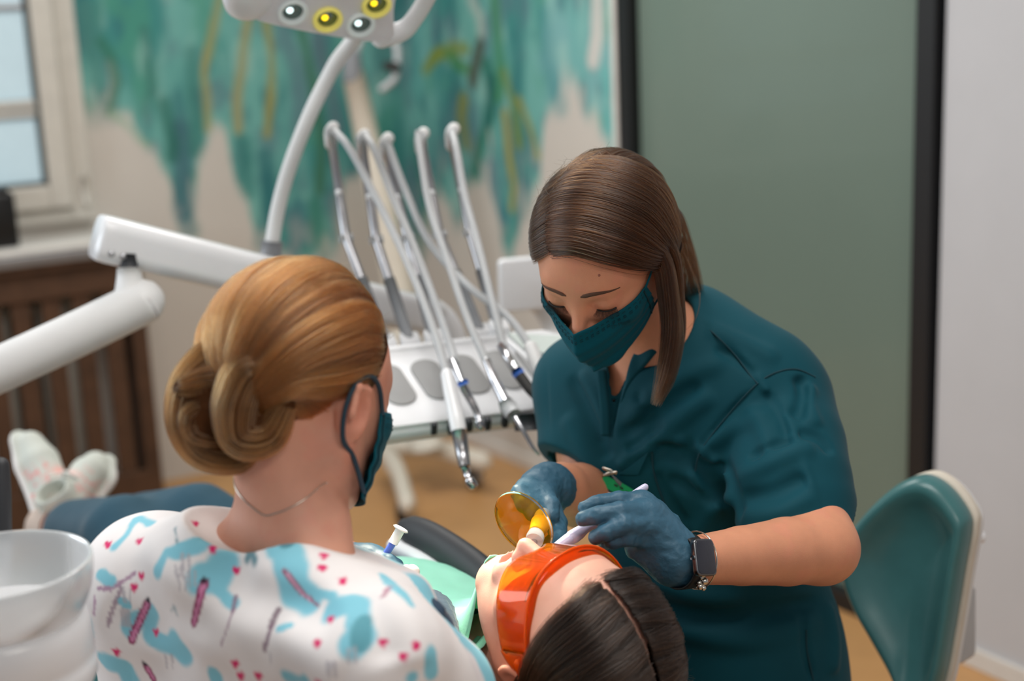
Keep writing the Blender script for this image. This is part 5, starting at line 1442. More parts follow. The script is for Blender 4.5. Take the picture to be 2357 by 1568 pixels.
# brow ledge from the lens back to the forehead
G2 = np.zeros((57, 5, 3))
for i, u in enumerate(us_):
    p0 = gpt(u, 0); l = PF.loc(p0)
    for j in range(5):
        t = j / 4; G2[i, j] = PF.wv((l[0] * (1 - .10 * t), l[1] - .022 * t * (1 - .3 * abs(u)), l[2] + .006 * t))
obj('brow_guard', sheet(G2, .0016), gog, gg)
obj('frame_rim', tube([gpt(u, 0) for u in us_], .0016, 8), 'orange_solid', gg)
for sd_ in (-1, 1):
    Gs = np.zeros((8, 8, 3))
    for i in range(8):
        for j in range(8):
            v = j / 7; p = PF.loc(gpt(sd_ * 1.0, v)); t = i / 7
            Gs[i, j] = PF.wv((sd_ * (.078 + .003 * math.sin(t * 3)), p[1] - .028 * t, lerp(p[2], .010, t * .92)))
    obj('side_shield', sheet(Gs if sd_ > 0 else Gs[::-1], .0016), gog, gg)
    obj('hinge', tube([PF.w(sd_ * .0795, .010, .010), PF.w(sd_ * .080, -.012, .010)], [.0075, .0045], 10, flat=.5, rnd=True), 'orange_solid', gg)
    obj('temple_arm', tube(spline([PF.w(sd_ * .081, -.006, .010), PF.w(sd_ * .091, -.04, .012), PF.w(sd_ * .094, -.075, .008), PF.w(sd_ * .088, -.10, -.01)], 14), .0032, 8, flat=.6, rnd=True), 'black_plastic', gg)

# dental chair ----------------------------------------------------------
ch = root('dental_chair', A(*hips[:2], 0), 'teal upholstered reclined dental chair under the patient, with a dark grey armrest', 'dental chair')
cn = nrm(np.cross(pr_, nrm(hips - nb)))
cn = cn if cn[2] > 0 else -cn
bd = nrm(hips - nb)
obj('backrest', box(lerp(nb, hips, .45) - cn * .150, pr_, bd, cn, .20, .30, .035, .03, 4), 'teal_vinyl', ch)
obj('headrest', box(PF.w(0, -.155, .0), PF.L, PF.U, PF.F, .10, .09, .032, .028, 4), 'teal_vinyl', ch)
obj('headrest_bar', tube([PF.w(0, -.17, -.05), PF.w(0, -.19, -.16), lerp(nb, hips, .2) - cn * .17], .016, 10), 'brushed_steel', ch)
sd2 = nrm((ank[0] + ank[1]) / 2 - hips)
obj('seat', box(hips + sd2 * .22 - UP * .15, pr_, sd2, nrm(np.cross(pr_, sd2)), .22, .30, .04, .03, 4), 'teal_vinyl', ch)
obj('leg_rest', box(lerp(hips, (ank[0] + ank[1]) / 2, .8) - UP * .135, pr_, sd2, nrm(np.cross(pr_, sd2)), .2, .28, .035, .03, 4), 'teal_vinyl', ch)
ar = [P(935, 1222, 2.02), P(1000, 1250, 1.96), P(1075, 1300, 1.90), P(1130, 1350, 1.85), P(1180, 1420, 1.80)]
arp = spline(ar, 30)
obj('armrest_pad', tube(arp, np.interp(np.linspace(0, 1, 30), [0, .06, .15, .85, 1], [.018, .026, .028, .030, .026]), 18, flat=.7, up=UP, rnd=True), 'dark_grey', ch)
obj('armrest_rail', tube(arp - UP * .022 - CR * .012 - pr_ * .006, .013, 12, rnd=True), 'white_plastic', ch)
obj('armrest_post', tube([arp[22] - UP * .03, arp[25] - UP * .15, hips + pr_ * .24 - UP * .2], .016, 10), 'white_plastic', ch)
bc_ = A(*(hips + pd * .12)[:2], 0)
obj('chair_base', merge(box(bc_ + UP * .03, pr_, pd, UP, .24, .36, .03, .02, 3)), 'white_matt', ch)
obj('lift_column', box(bc_ + UP * .24, pr_, pd, UP, .13, .16, .22, .04, 4), 'white_matt', ch)
# ------------------------------------------------------------------ hair
rng = np.random.default_rng(7)
def hairshader(name, c1, c2, rough=.32, rad=.45):
    m = bpy.data.materials.new(name); m.use_nodes = True
    nt = m.node_tree; N = nt.nodes; L = nt.links
    for n_ in list(N): N.remove(n_)
    out = N.new('ShaderNodeOutputMaterial'); h = N.new('ShaderNodeBsdfHairPrincipled')
    h.parametrization = 'COLOR'
    hi_ = N.new('ShaderNodeHairInfo'); mx = N.new('ShaderNodeMix'); mx.data_type = 'RGBA'
    at_ = N.new('ShaderNodeAttribute'); at_.attribute_name = 'tint'
    av = N.new('ShaderNodeMath'); av.operation = 'MULTIPLY_ADD'; av.inputs[1].default_value = .35; av.use_clamp = True
    sc_ = N.new('ShaderNodeMath'); sc_.operation = 'MULTIPLY'; sc_.inputs[1].default_value = .65
    L.new(hi_.outputs['Random'], av.inputs[0]); L.new(at_.outputs['Fac'], sc_.inputs[0]); L.new(sc_.outputs[0], av.inputs[2])
    mx.inputs[6].default_value = (*lin(*c1), 1); mx.inputs[7].default_value = (*lin(*c2), 1)
    L.new(av.outputs[0], mx.inputs[0]); L.new(mx.outputs[2], h.inputs['Color'])
    h.inputs['Roughness'].default_value = rough; h.inputs['Radial Roughness'].default_value = rad
    L.new(h.outputs[0], out.inputs['Surface'])
    MATS[name] = m; return m
HC0 = np.array([0, -.012, .032]); HR0 = np.array([.073, .094, .084])
def scalp(d, off):
    d = d / np.linalg.norm(d, axis=-1, keepdims=True)
    r = 1 / np.sqrt(((d / HR0) ** 2).sum(-1, keepdims=True))
    return HC0 + d * (r + off[..., None])
def flow(ctrl, offs, n=26, jit=.004, wave=.0015):
    """ctrl: (strands, k, 3) local control points near the scalp; offs: (strands, k) height above it"""
    S_, k, _ = ctrl.shape
    ts = np.linspace(0, k - 1, n); i = np.minimum(ts.astype(int), k - 2); t = (ts - i)
    p = np.concatenate([2 * ctrl[:, :1] - ctrl[:, 1:2], ctrl, 2 * ctrl[:, -1:] - ctrl[:, -2:-1]], 1) - HC0
    a, b, c, d = p[:, i], p[:, i + 1], p[:, i + 2], p[:, i + 3]; tt_ = t[None, :, None]
    q = .5 * ((2 * b) + (-a + c) * tt_ + (2 * a - 5 * b + 4 * c - d) * tt_ ** 2 + (-a + 3 * b - 3 * c + d) * tt_ ** 3)
    of = np.stack([np.interp(ts, np.arange(k), o) for o in offs])
    ph = rng.uniform(0, 6.28, (S_, 1)); of = of + wave * np.sin(np.linspace(0, 9, n)[None] + ph) * np.linspace(0, 1, n)[None]
    return scalp(q, of)
def lockstrands(pts, radii, count, n=26, twist=1.0, wild=.0):
    pts = np.asarray(pts, float); C = spline(pts, n); R = np.interp(np.linspace(0, 1, n), np.linspace(0, 1, len(radii)), radii)
    T, Nn, B = frames(C)
    a0 = rng.uniform(0, 6.28, count); rr = np.sqrt(rng.uniform(.15, 1, count)); rr[: count // 2] = rng.uniform(.85, 1.02, count // 2)
    ang = a0[:, None] + np.linspace(0, twist, n)[None]
    w = R[None] * rr[:, None] * (1 + wild * rng.normal(0, 1, (count, 1)) * np.linspace(0, 1, n)[None] ** 2)
    out = C[None] + w[..., None] * (np.cos(ang)[..., None] * Nn[None] + np.sin(ang)[..., None] * B[None])
    # strands of unequal length, so the ends feather
    e = 1 - (.30 if wild > .1 else .02) * rng.uniform(0, 1, count) ** 1.5
    x = np.linspace(0, n - 1, n)[None] * e[:, None]; i = np.minimum(x.astype(int), n - 2); fr_ = (x - i)[..., None]
    k = np.arange(count)[:, None]
    return out[k, i] * (1 - fr_) + out[k, i + 1] * fr_
def wv(f, S_): return f.k * S_ @ f.R + f.c
def clump(t, n, seed=0):
    q = np.stack([t * n, t * 0 + seed, t * 0], -1)
    return sstep(.25, .75, fbm(q, 3, seed))
def pick(n): return rng.uniform(0, 1, n)

# --- dentist: side parting, swept over to her left, tied low at the back
hairshader('brown_hair', (12, 7, 4), (66, 38, 19), .24, .45)
mat('brown_hair_base', (34, 21, 14), rough=.9, spec=.1, var=.4, vscale=60)
s = SDF(DF.c - .16, DF.c + .16, .003)
s.ell(DF.wv(HC0 + [0, -.006, .002]), HR0 * .95 + [.005, .009, .004], DF.R, .01)
s.ell(DF.wv((-.010, .110, -.034)), (.084, .088, .110), DF.R, .012, 'sub')
s.ell(DF.wv((0, .03, -.11)), (.10, .075, .075), DF.R, .012, 'sub')
s.cap(DF.wv((.055, -.055, -.02)), DF.wv((.02, -.10, -.045)), .03, .03, .03)
dh = obj('hair', s.mesh(1), 'brown_hair_base', den, label='long dark brown hair swept from a side parting')
def mix3(a, b, t): return np.asarray(a)[None] * (1 - t[:, None]) + np.asarray(b)[None] * t[:, None]
N1 = 7000
t = pick(N1) ** .9
st0 = mix3((-.034, .080, .072), (-.022, -.060, .112), t); st0 += rng.normal(0, .003, st0.shape) - [.003, 0, 0]
u = pick(N1)            # how far across the strand sits (front/back spread)
c1_ = mix3((.008, .082, .080), (.035, -.060, .112), t); c2_ = mix3((.044, .066, .062), (.066, -.066, .070), t)
c3_ = mix3((.068, .038, .034), (.080, -.058, .020), t); c4_ = mix3((.077, .002, .008), (.074, -.062, -.020), t); c5_ = mix3((.070, -.045, -.022), (.04, -.09, -.055), t)
cl = clump(t, 34, 1)
ctrl = np.stack([st0, c1_, c2_, c3_, c4_, c5_], 1) + rng.normal(0, .0035, (N1, 1, 3))
lay = rng.uniform(0, 1, (N1, 1))
offs = np.array([[.006, .014, .018, .019, .019, .018]]) * (0.7 + .4 * lay + .28 * cl[:, None]) + .003 * (t[:, None] > .5)
T1 = cl * .7 + .3 * pick(N1)
A1 = flow(ctrl, offs)
N2 = 2600
t = pick(N2)
st0 = mix3((-.036, .079, .071), (-.026, -.060, .111), t); c1_ = mix3((-.058, .066, .050), (-.05, -.04, .095), t); c2_ = mix3((-.076, .030, .020), (-.075, -.05, .06), t); c3_ = mix3((-.080, -.015, -.01), (-.07, -.08, .01), t); c4_ = mix3((-.062, -.06, -.045), (-.03, -.10, -.04), t)
ctrl = np.stack([st0, c1_, c2_, c3_, c4_], 1) + rng.normal(0, .003, (N2, 1, 3))
A2 = flow(ctrl, np.array([[.007, .013, .015, .015, .014]]) * (.75 + .5 * rng.uniform(0, 1, (N2, 1))))
N3 = 2600                 # back of the head
t = pick(N3); v = pick(N3)
st0 = mix3((-.05, -.045, .105), (.04, -.04, .115), t); c1_ = mix3((-.035, -.09, .09), (.05, -.08, .09), t); c2_ = mix3((-.03, -.115, .03), (.05, -.10, .03), t); c3_ = mix3((-.01, -.11, -.03), (.03, -.105, -.03), t)
A3 = flow(np.stack([st0, c1_, c2_, c3_], 1) + rng.normal(0, .004, (N3, 1, 3)), np.array([[.010, .020, .024, .022]]) * (.7 + .5 * rng.uniform(0, 1, (N3, 1))))
hair('hair_strands', wv(DF, np.concatenate([A1, A2, A3])), .00026, MATS['brown_hair'], dh, tint=np.concatenate([T1, clump(pick(N2), 20, 5), clump(pick(N3), 20, 6)]))
fl1 = lockstrands([DF.w(.068, .020, .060), DF.w(.088, .012, .015), P(1541, 700, 1.735), P(1546, 780, 1.74), P(1533, 860, 1.745), P(1508, 935, 1.75)], [.012, .013, .012, .012, .010, .004], 520, 30, .8, .35)
fl2 = lockstrands([DF.w(.072, -.005, .055), DF.w(.092, -.01, .005), P(1560, 700, 1.77), P(1562, 780, 1.78), P(1540, 880, 1.775), P(1512, 925, 1.77)], [.012, .012, .009, .007, .005, .002], 260, 30, .8, .4)
fl3 = lockstrands([DF.w(.05, -.085, .0), DF.w(.05, -.11, -.035), P(1585, 660, 1.90), P(1575, 700, 1.93)], [.025, .022, .016, .010], 320, 30, 1.2, .3)
hair('hair_lock', np.concatenate([fl1, fl2, fl3]), .00028, MATS['brown_hair'], dh)
fly = []
for i in range(70):
    d0 = rng.normal(0, 1, 3); d0[2] = abs(d0[2]) + .4; d0[1] = -abs(d0[1]) * .8 + .2; d0 = d0 / np.linalg.norm(d0); d1 = d0 + rng.normal(0, .25, 3) * [1, .6, 1]; d2 = d1 + rng.normal(0, .2, 3) * [1, .6, 1]
    fly.append(scalp(np.stack([lerp(d0, d1, q) if q < 1 else lerp(d1, d2, q - 1) for q in np.linspace(0, 2, 26)]), np.linspace(.014, rng.uniform(.02, .034), 26)))
wisp = spline([DF.w(.075, -.06, .02), P(1600, 640, 1.83), P(1611, 690, 1.83), P(1600, 735, 1.83), P(1568, 772, 1.83)], 26)
hair('stray_hairs', np.concatenate([wv(DF, np.array(fly)), wisp[None], wisp[None] + .0006, wisp[None] - [.0007, 0, .0004]]), .00013, MATS['brown_hair'], dh)

# --- assistant: combed back into a low bun
hairshader('auburn_hair', (54, 28, 12), (150, 92, 44), .28, .45)
mat('auburn_base', (70, 42, 22), rough=.9, spec=.1, var=.3, vscale=60)
s = SDF(AF.c - .2, AF.c + .2, .0035)
s.ell(AF.wv(HC0 + [0, -.003, .002]), HR0 + [.007, .009, .008], AF.R, .01)
s.ell(AF.wv((0, .115, -.035)), (.095, .085, .100), AF.R, .012, 'sub')
s.ell(AF.wv((-.082, -.015, -.072)), (.062, .068, .075), AF.R, .012, 'sub'); s.ell(AF.wv((.082, -.015, -.072)), (.062, .068, .075), AF.R, .012, 'sub')
s.ell(AF.wv((0, -.02, -.125)), (.12, .09, .06), AF.R, .012, 'sub')
BD = 1.325
LOCKS = [([(650, 845), (575, 800), (500, 822), (438, 890), (430, 975), (470, 1040), (550, 1050), (625, 1000)], [.014, .02, .022, .021, .020, .018, .017, .012], 0.0),
         ([(630, 830), (570, 850), (545, 930), (560, 1005), (620, 1000), (655, 930)], [.016, .022, .024, .022, .018, .012], -.028),
         ([(655, 870), (630, 960), (570, 1030), (490, 1050), (440, 1010)], [.018, .020, .020, .016, .010], .010),
         ([(560, 850), (490, 870), (430, 895), (396, 905)], [.018, .019, .014, .004], -.012), ([(520, 930), (470, 930), (440, 960), (455, 1000), (510, 1010)], [.014, .015, .015, .014, .01], -.01),
         ([(700, 830), (670, 880), (660, 940), (640, 1000)], [.014, .016, .015, .010], .02)]
for pts, rs, dz in LOCKS: s.chain([P(x, y, BD + dz + .035) for x, y in pts], [r * .86 for r in rs], .008)
s.ell(P(560, 930, BD + .06), (.045, .05, .045), None, .02)
ah = obj('hair', s.mesh(1), 'auburn_base', asn, label='auburn hair combed back into a twisted low bun')
N1 = 7500
ang = rng.uniform(-1, 1, N1); v = pick(N1)
# roots on the hairline arc from the near temple over the forehead to the far temple
th = ang * 2.35
root_ = np.stack([np.sin(th) * .074, .070 * np.cos(th * .62) - .012, .034 + .072 * np.cos(th * .75)], 1)
root_[:, 1] = np.where(np.abs(th) > 1.4, .03 - .03 * (np.abs(th) - 1.4), root_[:, 1])
back = np.stack([np.sin(th) * .02, np.full(N1, -.105), -.030 + .035 * np.cos(th)], 1)
m1 = np.stack([np.sin(th * .95) * .078, lerp(root_[:, 1], -.105, .4), lerp(root_[:, 2], .0, .12) + .016 * np.cos(th)], 1)
m2 = np.stack([np.sin(th * .85) * .058, lerp(root_[:, 1], -.115, .78), lerp(root_[:, 2], -.02, .5) + .012 * np.cos(th)], 1)
start = root_ * (1 - v[:, None] * .55) + m1 * v[:, None] * .55
ctrl = np.stack([start, m1 * (1 - v[:, None] * .3) + m2 * v[:, None] * .3, m2, back], 1) + rng.normal(0, .004, (N1, 1, 3))
B1 = flow(ctrl, np.array([[.006, .012, .014, .012]]) * (.7 + .35 * rng.uniform(0, 1, (N1, 1)) + .5 * clump(th, 9, 3)[:, None]), 24)
TB = clump(th, 9, 3) * .75 + .25 * pick(N1)
N2 = 1400                # nape hair drawn up
t = rng.uniform(-1, 1, N2)
ctrl = np.stack([np.stack([t * .045, -.085 + .03 * t * t, np.full(N2, -.055)], 1), np.stack([t * .03, np.full(N2, -.105), np.full(N2, -.045)], 1), np.stack([t * .012, np.full(N2, -.11), np.full(N2, -.03)], 1)], 1) + rng.normal(0, .003, (N2, 1, 3))
B2 = flow(ctrl, np.array([[.003, .008, .010]]) * (.8 + .5 * rng.uniform(0, 1, (N2, 1))), 24)
N3 = 2600                # from the temples and behind the ears
t = pick(N3); sg_ = np.where(pick(N3) < .75, -1.0, 1.0)
def along(ps, t):
    ps = np.asarray(ps, float); return np.stack([np.interp(t, np.linspace(0, 1, len(ps)), ps[:, i]) for i in range(3)], 1)
r0 = along([(.070, .046, .050), (.075, .020, .026), (.074, -.012, .022), (.072, -.035, -.005), (.066, -.055, -.035), (.048, -.082, -.058)], t)
m0 = along([(.074, -.01, .055), (.074, -.03, .035), (.070, -.05, .025), (.06, -.07, .005), (.05, -.085, -.02), (.035, -.10, -.045)], t)
e0_ = along([(.02, -.105, .0), (.02, -.105, -.01), (.018, -.105, -.02), (.015, -.105, -.03), (.012, -.105, -.035), (.01, -.105, -.04)], t)
ctrl = np.stack([r0, m0, e0_], 1); ctrl[..., 0] *= sg_[:, None]; ctrl += rng.normal(0, .003, (N3, 1, 3))
B3 = flow(ctrl, np.array([[.003, .011, .012]]) * (.75 + .5 * rng.uniform(0, 1, (N3, 1))), 24)
hair('hair_strands', wv(AF, np.concatenate([B1, B2, B3])), .0003, MATS['auburn_hair'], ah, tint=np.concatenate([TB, .4 * pick(N2), clump(t, 16, 13) * .7 + .2 * pick(N3)]))
BB = np.concatenate([lockstrands([P(x, y, BD + dz + .035) for x, y in pts], rs, 620, 30, 1.4, .03) for pts, rs, dz in LOCKS])
bun = hair('bun_strands', BB, .0003, MATS['auburn_hair'], ah, tint=np.concatenate([clump(pick(620), 12, 20 + i) * .8 + .2 * pick(620) for i in range(len(LOCKS))]))
fly = []
for i in range(40):
    d0 = rng.normal(0, 1, 3); d0[2] = abs(d0[2]) + .5; d0 /= np.linalg.norm(d0); d1 = d0 + rng.normal(0, .3, 3)
    fly.append(scalp(np.stack([lerp(d0, d1, q) for q in np.linspace(0, 1, 24)]), np.linspace(.010, rng.uniform(.014, .024), 24)))
hair('stray_hairs', wv(AF, np.array(fly)), .00013, MATS['auburn_hair'], ah)

# --- patient: dark hair with a centre parting, falling back over the headrest
hairshader('dark_hair', (10, 7, 5), (42, 28, 20), .26, .45)
mat('dark_hair_base', (22, 16, 13), rough=.9, spec=.1, var=.3, vscale=60)
s = SDF(PF.c - .2, PF.c + .2, .0035)
s.ell(PF.wv(HC0 + [0, -.006, .0]), HR0 + [.002, .008, .001], PF.R, .01)
s.ell(PF.wv((0, .112, -.026)), (.094, .096, .108), PF.R, .010, 'sub'); s.ell(PF.wv((0, .03, -.13)), (.11, .07, .075), PF.R, .012, 'sub')
s.ell(PF.wv((.09, -.005, -.045)), (.03, .04, .045), PF.R, .012, 'sub')
s.rbox(PF.wv((0, .03, .12)), PF.R, (.0022, .075, .03), .001, .001, 'sub')
ph_ = obj('hair', s.mesh(1), 'dark_hair_base', pat, label='dark brown hair with a pale centre parting')
allp = []; tp_ = []
for sg in (-1, 1):
    N1 = 4600
    t = pick(N1)
    st0 = mix3((sg * .0035, .078, .082), (sg * .002, -.07, .10), t); st0[:, 0] += sg * np.abs(rng.normal(0, .008, N1)) * (t < .12); c1_ = mix3((sg * .036, .066, .078), (sg * .04, -.075, .09), t); c2_ = mix3((sg * .066, .036, .050), (sg * .066, -.075, .05), t)
    c3_ = mix3((sg * .080, -.020, .012), (sg * .07, -.09, .01), t); c4_ = mix3((sg * .076, -.070, -.01), (sg * .05, -.115, -.02), t)
    ctrl = np.stack([st0, c1_, c2_, c3_, c4_], 1) + rng.normal(0, .003, (N1, 1, 3)) * np.array([.2, 1, 1, 1, 1])[None, :, None]
    allp.append(flow(ctrl, np.array([[.0085, .013, .014, .015, .020]]) * (.7 + .4 * rng.uniform(0, 1, (N1, 1)) + .3 * clump(t, 22, 8)[:, None])))
    tp_.append(clump(t, 22, 8) * .7 + .3 * pick(N1))
hair('hair_strands', wv(PF, np.concatenate(allp)), .00028, MATS['dark_hair'], ph_, tint=np.concatenate(tp_))
bh = []
for sg in (-1, 1):
    t = pick(420)
    r0 = np.stack([np.interp(t, [0, .5, 1], [.004, .04, .068]) * sg, np.interp(t, [0, .5, 1], [.082, .070, .040]), np.interp(t, [0, .5, 1], [.078, .072, .042])], 1) + rng.normal(0, .003, (420, 3))
    bh.append(flow(np.stack([r0, r0 + np.array([sg * .018, -.004, .004]), r0 + np.array([sg * .034, -.02, .0])], 1), np.array([[.006, .010, .013]]) * rng.uniform(.6, 1.4, (420, 1))))
hair('hairline_wisps', wv(PF, np.concatenate(bh)), .00018, MATS['dark_hair'], ph_)
fr1 = lockstrands([PF.w(.072, .02, .03), PF.w(.082, -.01, .0), PF.w(.085, -.035, -.03), PF.w(.09, -.06, -.05)], [.006, .005, .004, .003], 90, 26, .5, .3)
fr2 = lockstrands([PF.w(.07, -.07, .03), PF.w(.09, -.10, .02), PF.w(.12, -.12, .01)], [.02, .022, .018], 300, 26, .6, .2); fr3 = lockstrands([PF.w(-.07, -.07, .03), PF.w(-.09, -.10, .02), PF.w(-.12, -.12, .01)], [.02, .022, .018], 300, 26, .6, .2)
fly = []
for i in range(60):
    d0 = rng.normal(0, 1, 3); d0[2] = abs(d0[2]) + .3; d0[0] = d0[0] - .3; d0[1] = -abs(d0[1]); d0 /= np.linalg.norm(d0); d1 = d0 + rng.normal(0, .4, 3)
    fly.append(scalp(np.stack([lerp(d0, d1, q) for q in np.linspace(0, 1, 26)]), np.linspace(.010, rng.uniform(.014, .026), 26)))
hair('hair_lock', np.concatenate([fr1, fr2, fr3]), .00026, MATS['dark_hair'], ph_); hair('stray_hairs', wv(PF, np.array(fly)), .00012, MATS['dark_hair'], ph_)
# ------------------------------------------------------------------ hand-held tools and worn things
mat('lavender_plastic', (206, 204, 232), rough=0.3, coat=.2)
mat('tool_white', (236, 236, 232), rough=0.35)
mat('syringe_blue', (86, 112, 208), rough=0.35)
mat('badge_green', (20, 160, 96), rough=0.3, coat=.3)
mat('badge_clear', (60, 80, 88), rough=0.2, trans=0.3)
mat('badge_card', (232, 234, 238), rough=0.6)
mat('watch_case', (120, 122, 126), rough=0.25, metal=1.0)
mat('watch_glass', (40, 42, 52), rough=0.12, coat=.6)
mat('strap_black', (16, 16, 17), rough=0.6)
shm = mat('amber_shield', (246, 176, 24), rough=0.05, trans=0.93, ior=1.25, var=0.0)
mat('lens_dark', (40, 36, 30), rough=0.1, metal=.3)
# curing light with amber shield
cl = root('curing_light', P(1255, 1190, 1.70), 'dental curing light with a round amber shield, aimed at the open mouth', 'curing light')
tip = P(1226, 1262, 1.595); neck = P(1231, 1240, 1.612); b1_ = P(1244, 1205, 1.64); b2_ = P(1249, 1185, 1.675); b3_ = P(1252, 1165, 1.71)
obj('light_guide', tube([tip, lerp(tip, neck, .6), neck], [.0036, .0040, .0046], 14, rnd=True), 'chrome', cl)
obj('nozzle', tube([P(1229.5, 1246, 1.606), P(1232, 1237, 1.613), P(1234, 1230, 1.619), b1_], [.0102, .0105, .0092, .0115], 22), 'tool_white', cl)
obj('handle', tube(spline([b1_, P(1247, 1195, 1.664), P(1250, 1184, 1.695)], 10), .0100, 18, rnd=True), 'grey_plastic', cl)
sn_ = nrm(P(1200, 1203, 1.60) * 0 + (-CF * .76 - CR * .42 - CU * .30)); 
sc_ = P(1201, 1208, 1.622)
sx_ = nrm(CR * .62 - CU * .80 - ((CR * .62 - CU * .80) @ sn_) * sn_); sy_ = np.cross(sn_, sx_)
Gd = np.zeros((9, 48, 3)); Vd = []; Fd = []
for i, r in enumerate(np.linspace(0, 1, 10)):
    for j in range(48):
        a = 2 * math.pi * j / 48
        Vd.append(sc_ + sx_ * .0405 * r * math.cos(a) + sy_ * .0345 * r * math.sin(a) - sn_ * .004 * r * r)
for i in range(9):
    for j in range(48):
        k = (j + 1) % 48; Fd.append([i * 48 + j, i * 48 + k, (i + 1) * 48 + k, (i + 1) * 48 + j])
nV = len(Vd); Vd = np.array(Vd); Vd2 = np.vstack([Vd, Vd - sn_ * .0018]); Fd = Fd + [[i + nV for i in f[::-1]] for f in Fd] + [[9 * 48 + j, 9 * 48 + (j + 1) % 48, nV + 9 * 48 + (j + 1) % 48, nV + 9 * 48 + j][::-1] for j in range(48)]
obj('amber_shield', (Vd2, Fd), shm, cl)
# suction tip
su = root('suction_tip', P(1300, 1250, 1.60), 'pale lavender plastic suction tip held like a pen over the goggles', 'suction tip')
sp_ = [P(1484, 1122, 1.640), P(1440, 1153, 1.630), P(1380, 1200, 1.61), P(1352, 1213, 1.602), P(1325, 1232, 1.595), P(1308, 1242, 1.59), P(1285, 1258, 1.585), P(1262, 1272, 1.582), P(1235, 1290, 1.58)]
obj('tube_body', tube(spline(sp_[:6], 20), np.interp(np.linspace(0, 1, 20), [0, .05, .5, .62, .75, .9, 1], [.0046, .005, .005, .006, .0085, .0088, .007]), 8, flat=.85, rnd=True), 'lavender_plastic', su)
obj('tip_spout', tube(spline(sp_[5:], 14), np.linspace(.0070, .0042, 14), 14, rnd=True), 'lavender_plastic', su)
# etching syringe in the assistant's hand
es = root('etching_syringe', P(880, 1292, 1.64), 'small blue and white syringe with round plunger held beyond the printed shoulder', 'syringe')
e0, e1_, e2_, e3_ = P(873, 1300, 1.64), P(888, 1276, 1.64), P(906, 1248, 1.64), P(923, 1217, 1.64)
obj('barrel', tube([e0, e1_, e2_], .0042, 14, rnd=True), 'syringe_blue', es)
obj('plunger', tube([lerp(e2_, e1_, .1), e3_], .0056, 16), 'tool_white', es)
obj('thumb_rest', lathe([(0, .0015), (.008, .001), (.0098, -.0006), (.008, -.0018), (.005, -.002)][::-1], e3_, nrm(e3_ - e2_), 24), 'tool_white', es)
ct_ = root('suction_hose_end', P(935, 1325, 1.58), 'rounded white plastic hose end peeking over the printed shoulder', 'hose end')
obj('hose_cap', tube(spline([P(922, 1345, 1.56), P(935, 1325, 1.575), P(948, 1318, 1.58)], 8), [.011, .012, .012, .012, .012, .011, .010, .009], 14, rnd=True), 'tool_white', ct_)
obj('hose', tube(spline([P(922, 1345, 1.56), P(915, 1420, 1.52), P(930, 1560, 1.48)], 10), .009, 12), 'hose_grey', ct_)
# smartwatch
fa = nrm(bs['le'] - bs['lw']); wcen = bs['lw'] - fa * .018; vwd = nrm(CC - wcen); vwd = nrm(vwd - (vwd @ fa) * fa + CU * .05); wc = wcen + vwd * .0325
wn = vwd; wx = nrm(fa - (fa @ wn) * wn); wy = np.cross(wn, wx)
if wy @ CU < 0: wy = -wy
wx = nrm(wx + wy * -.06); wy = nrm(wy - (wy @ wx) * wx)
wt = root('smartwatch', wc, 'square smartwatch with dark screen, steel case and black strap on the bare wrist', 'watch')
wz = np.cross(wx, wy); sgn_ = 1 if wz @ wn > 0 else -1
obj('case', prism(rrect(.0152, .0205, .0065, 8), wc - wz * sgn_ * .004, wx, wy, .0075 * sgn_, .0015, 3), 'watch_case', wt, autosmooth=50)
obj('screen', prism(rrect(.0134, .0187, .0055, 8), wc + wz * sgn_ * .0033, wx, wy, .0010 * sgn_, .0004), 'watch_glass', wt, autosmooth=50)
obj('crown_button', tube([wc - wx * .0148, wc - wx * .0178], .0024, 12), 'watch_case', wt)
rad = .0305
rp = [wcen + rad * (math.cos(a) * wy + math.sin(a) * nrm(np.cross(fa, wy))) for a in np.linspace(0, 2 * math.pi, 40, endpoint=False)]
ring_n = [nrm(p - wcen) for p in rp]
Gs = np.array([[p + fa * w_ + n * .0006 for w_ in np.linspace(-.0095, .0095, 5)] for p, n in zip(rp + rp[:1], ring_n + ring_n[:1])])
V_, F_ = sheet(Gs, .0022)
obj('strap', (V_, F_), 'strap_black', wt)
# charm bracelet
br = root('charm_bracelet', P(1615, 1345, 1.58), 'thin silver bracelet with hanging charms next to the smartwatch', 'bracelet')
bc2 = bs['lw'] + fa * .002
bp_ = [bc2 + .0325 * (math.cos(a) * wy + math.sin(a) * nrm(np.cross(fa, wy))) for a in np.linspace(0, 2 * math.pi, 48, endpoint=False)]
obj('chain', tube(bp_, .0009, 8, closed=True), 'silver', br)
lowp = min(bp_, key=lambda p: p[2])
fp_ = P(1618, 1322, 1.57)
for i, (dx, dy, r_) in enumerate(((0, 8, .0042), (4, 22, .0050), (-6, 34, .0046), (-2, 14, .0036), (-8, 26, .0036), (2, 38, .0034))):
    c_ = P(1617 + dx, 1316 + dy, 1.574)
    obj('charm', lathe([(0, -r_), (r_ * .7, -r_ * .7), (r_, 0), (r_ * .7, r_ * .7), (0, r_)], c_, nrm(A(.3, .4, .8)), 14), 'silver', br)
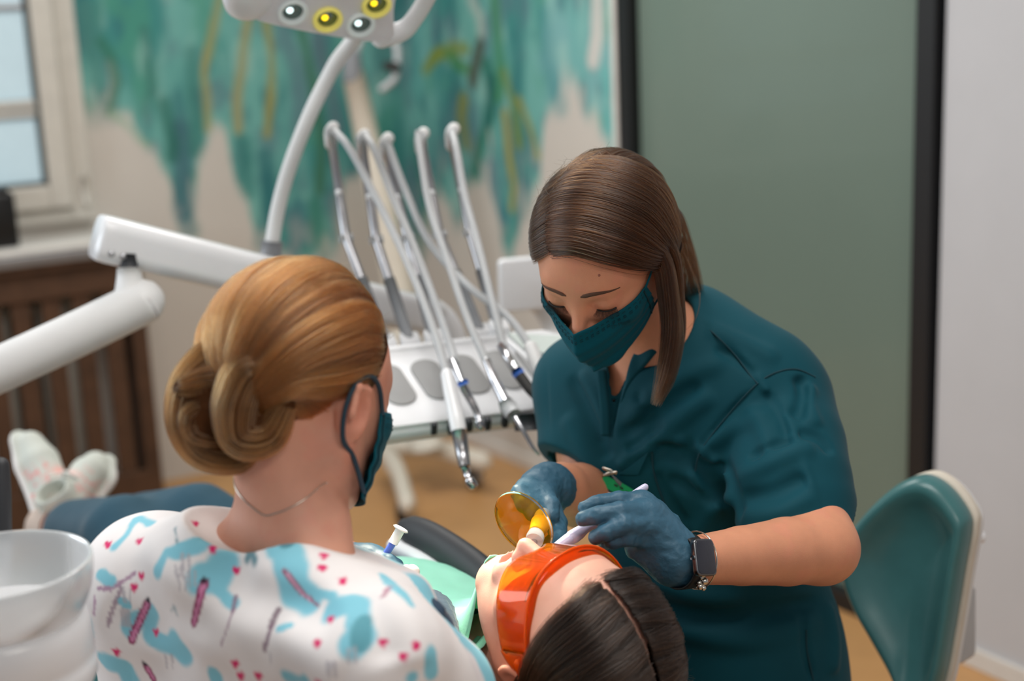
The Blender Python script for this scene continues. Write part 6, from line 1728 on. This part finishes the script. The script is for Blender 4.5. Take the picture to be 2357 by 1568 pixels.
# identity badge clipped to the pocket
bd_ = root('identity_badge', P(1420, 1130, 1.82), 'identity badge with green top and metal clip hanging on the teal tunic', 'badge')
bx_ = nrm(CR * .86 - CU * .50); by_ = nrm(CU * .86 + CR * .50); bz_ = nrm(np.cross(bx_, by_))
def tp(px, py, lift): 
    p, n = hit(tt, px, py, lift); return p if p is not None else P(px, py, 1.83)
q0 = tp(1425, 1120, .012)
db = (q0 - CC) @ CF
B_ = lambda px, py, dz=0.0: P(px, py, db + dz)
def flatpoly(pix, th, dz=0.0):
    pts = np.array([B_(x, y, dz) for x, y in pix]); n = len(pts)
    V = np.vstack([pts, pts + CF * th]); F = [list(range(n))[::-1], list(range(n, 2 * n))] + [[i, (i + 1) % n, (i + 1) % n + n, i + n] for i in range(n)]
    return V, F
obj('holder_top', flatpoly([(1388, 1097), (1400, 1098), (1432, 1112), (1462, 1130), (1470, 1148), (1440, 1146), (1410, 1132), (1386, 1118)], .004), 'badge_green', bd_, smooth=False)
obj('holder_sleeve', flatpoly([(1386, 1119), (1470, 1149), (1440, 1225), (1376, 1195)], .0025, .001), 'badge_clear', bd_, smooth=False)
obj('card', flatpoly([(1393, 1130), (1430, 1145), (1420, 1190), (1384, 1176)], .001, .0), 'badge_card', bd_, smooth=False)
for px, py in ((1418, 1117), (1444, 1133), (1431, 1123)): obj('slot', flatpoly([(px - 4, py - 3), (px + 4, py + 1), (px + 3, py + 5), (px - 4, py + 1)], .001, -.0008), 'strap_black', bd_, smooth=False)
obj('metal_clip', merge(tube([B_(1390, 1078, -.004), B_(1404, 1084, -.004), B_(1417, 1090, -.003)], [.0022, .0034, .002], 8, flat=.5, rnd=True), tube([B_(1390, 1095, -.003), B_(1404, 1090, -.004), B_(1418, 1087, -.004)], [.0018, .003, .002], 8, flat=.5, rnd=True)), 'silver', bd_)
obj('clip_strap', flatpoly([(1406, 1092), (1413, 1096), (1432, 1112), (1428, 1120), (1420, 1112)], .0012, -.002), 'silver', bd_, smooth=False)
obj('finger_ring', tube([P(1412 + 9 * math.cos(a), 1224 + 7 * math.sin(a), 1.552 + .004 * math.sin(a)) for a in np.linspace(0, 2 * math.pi, 20, endpoint=False)], .0006, 6, closed=True), 'silver', den)
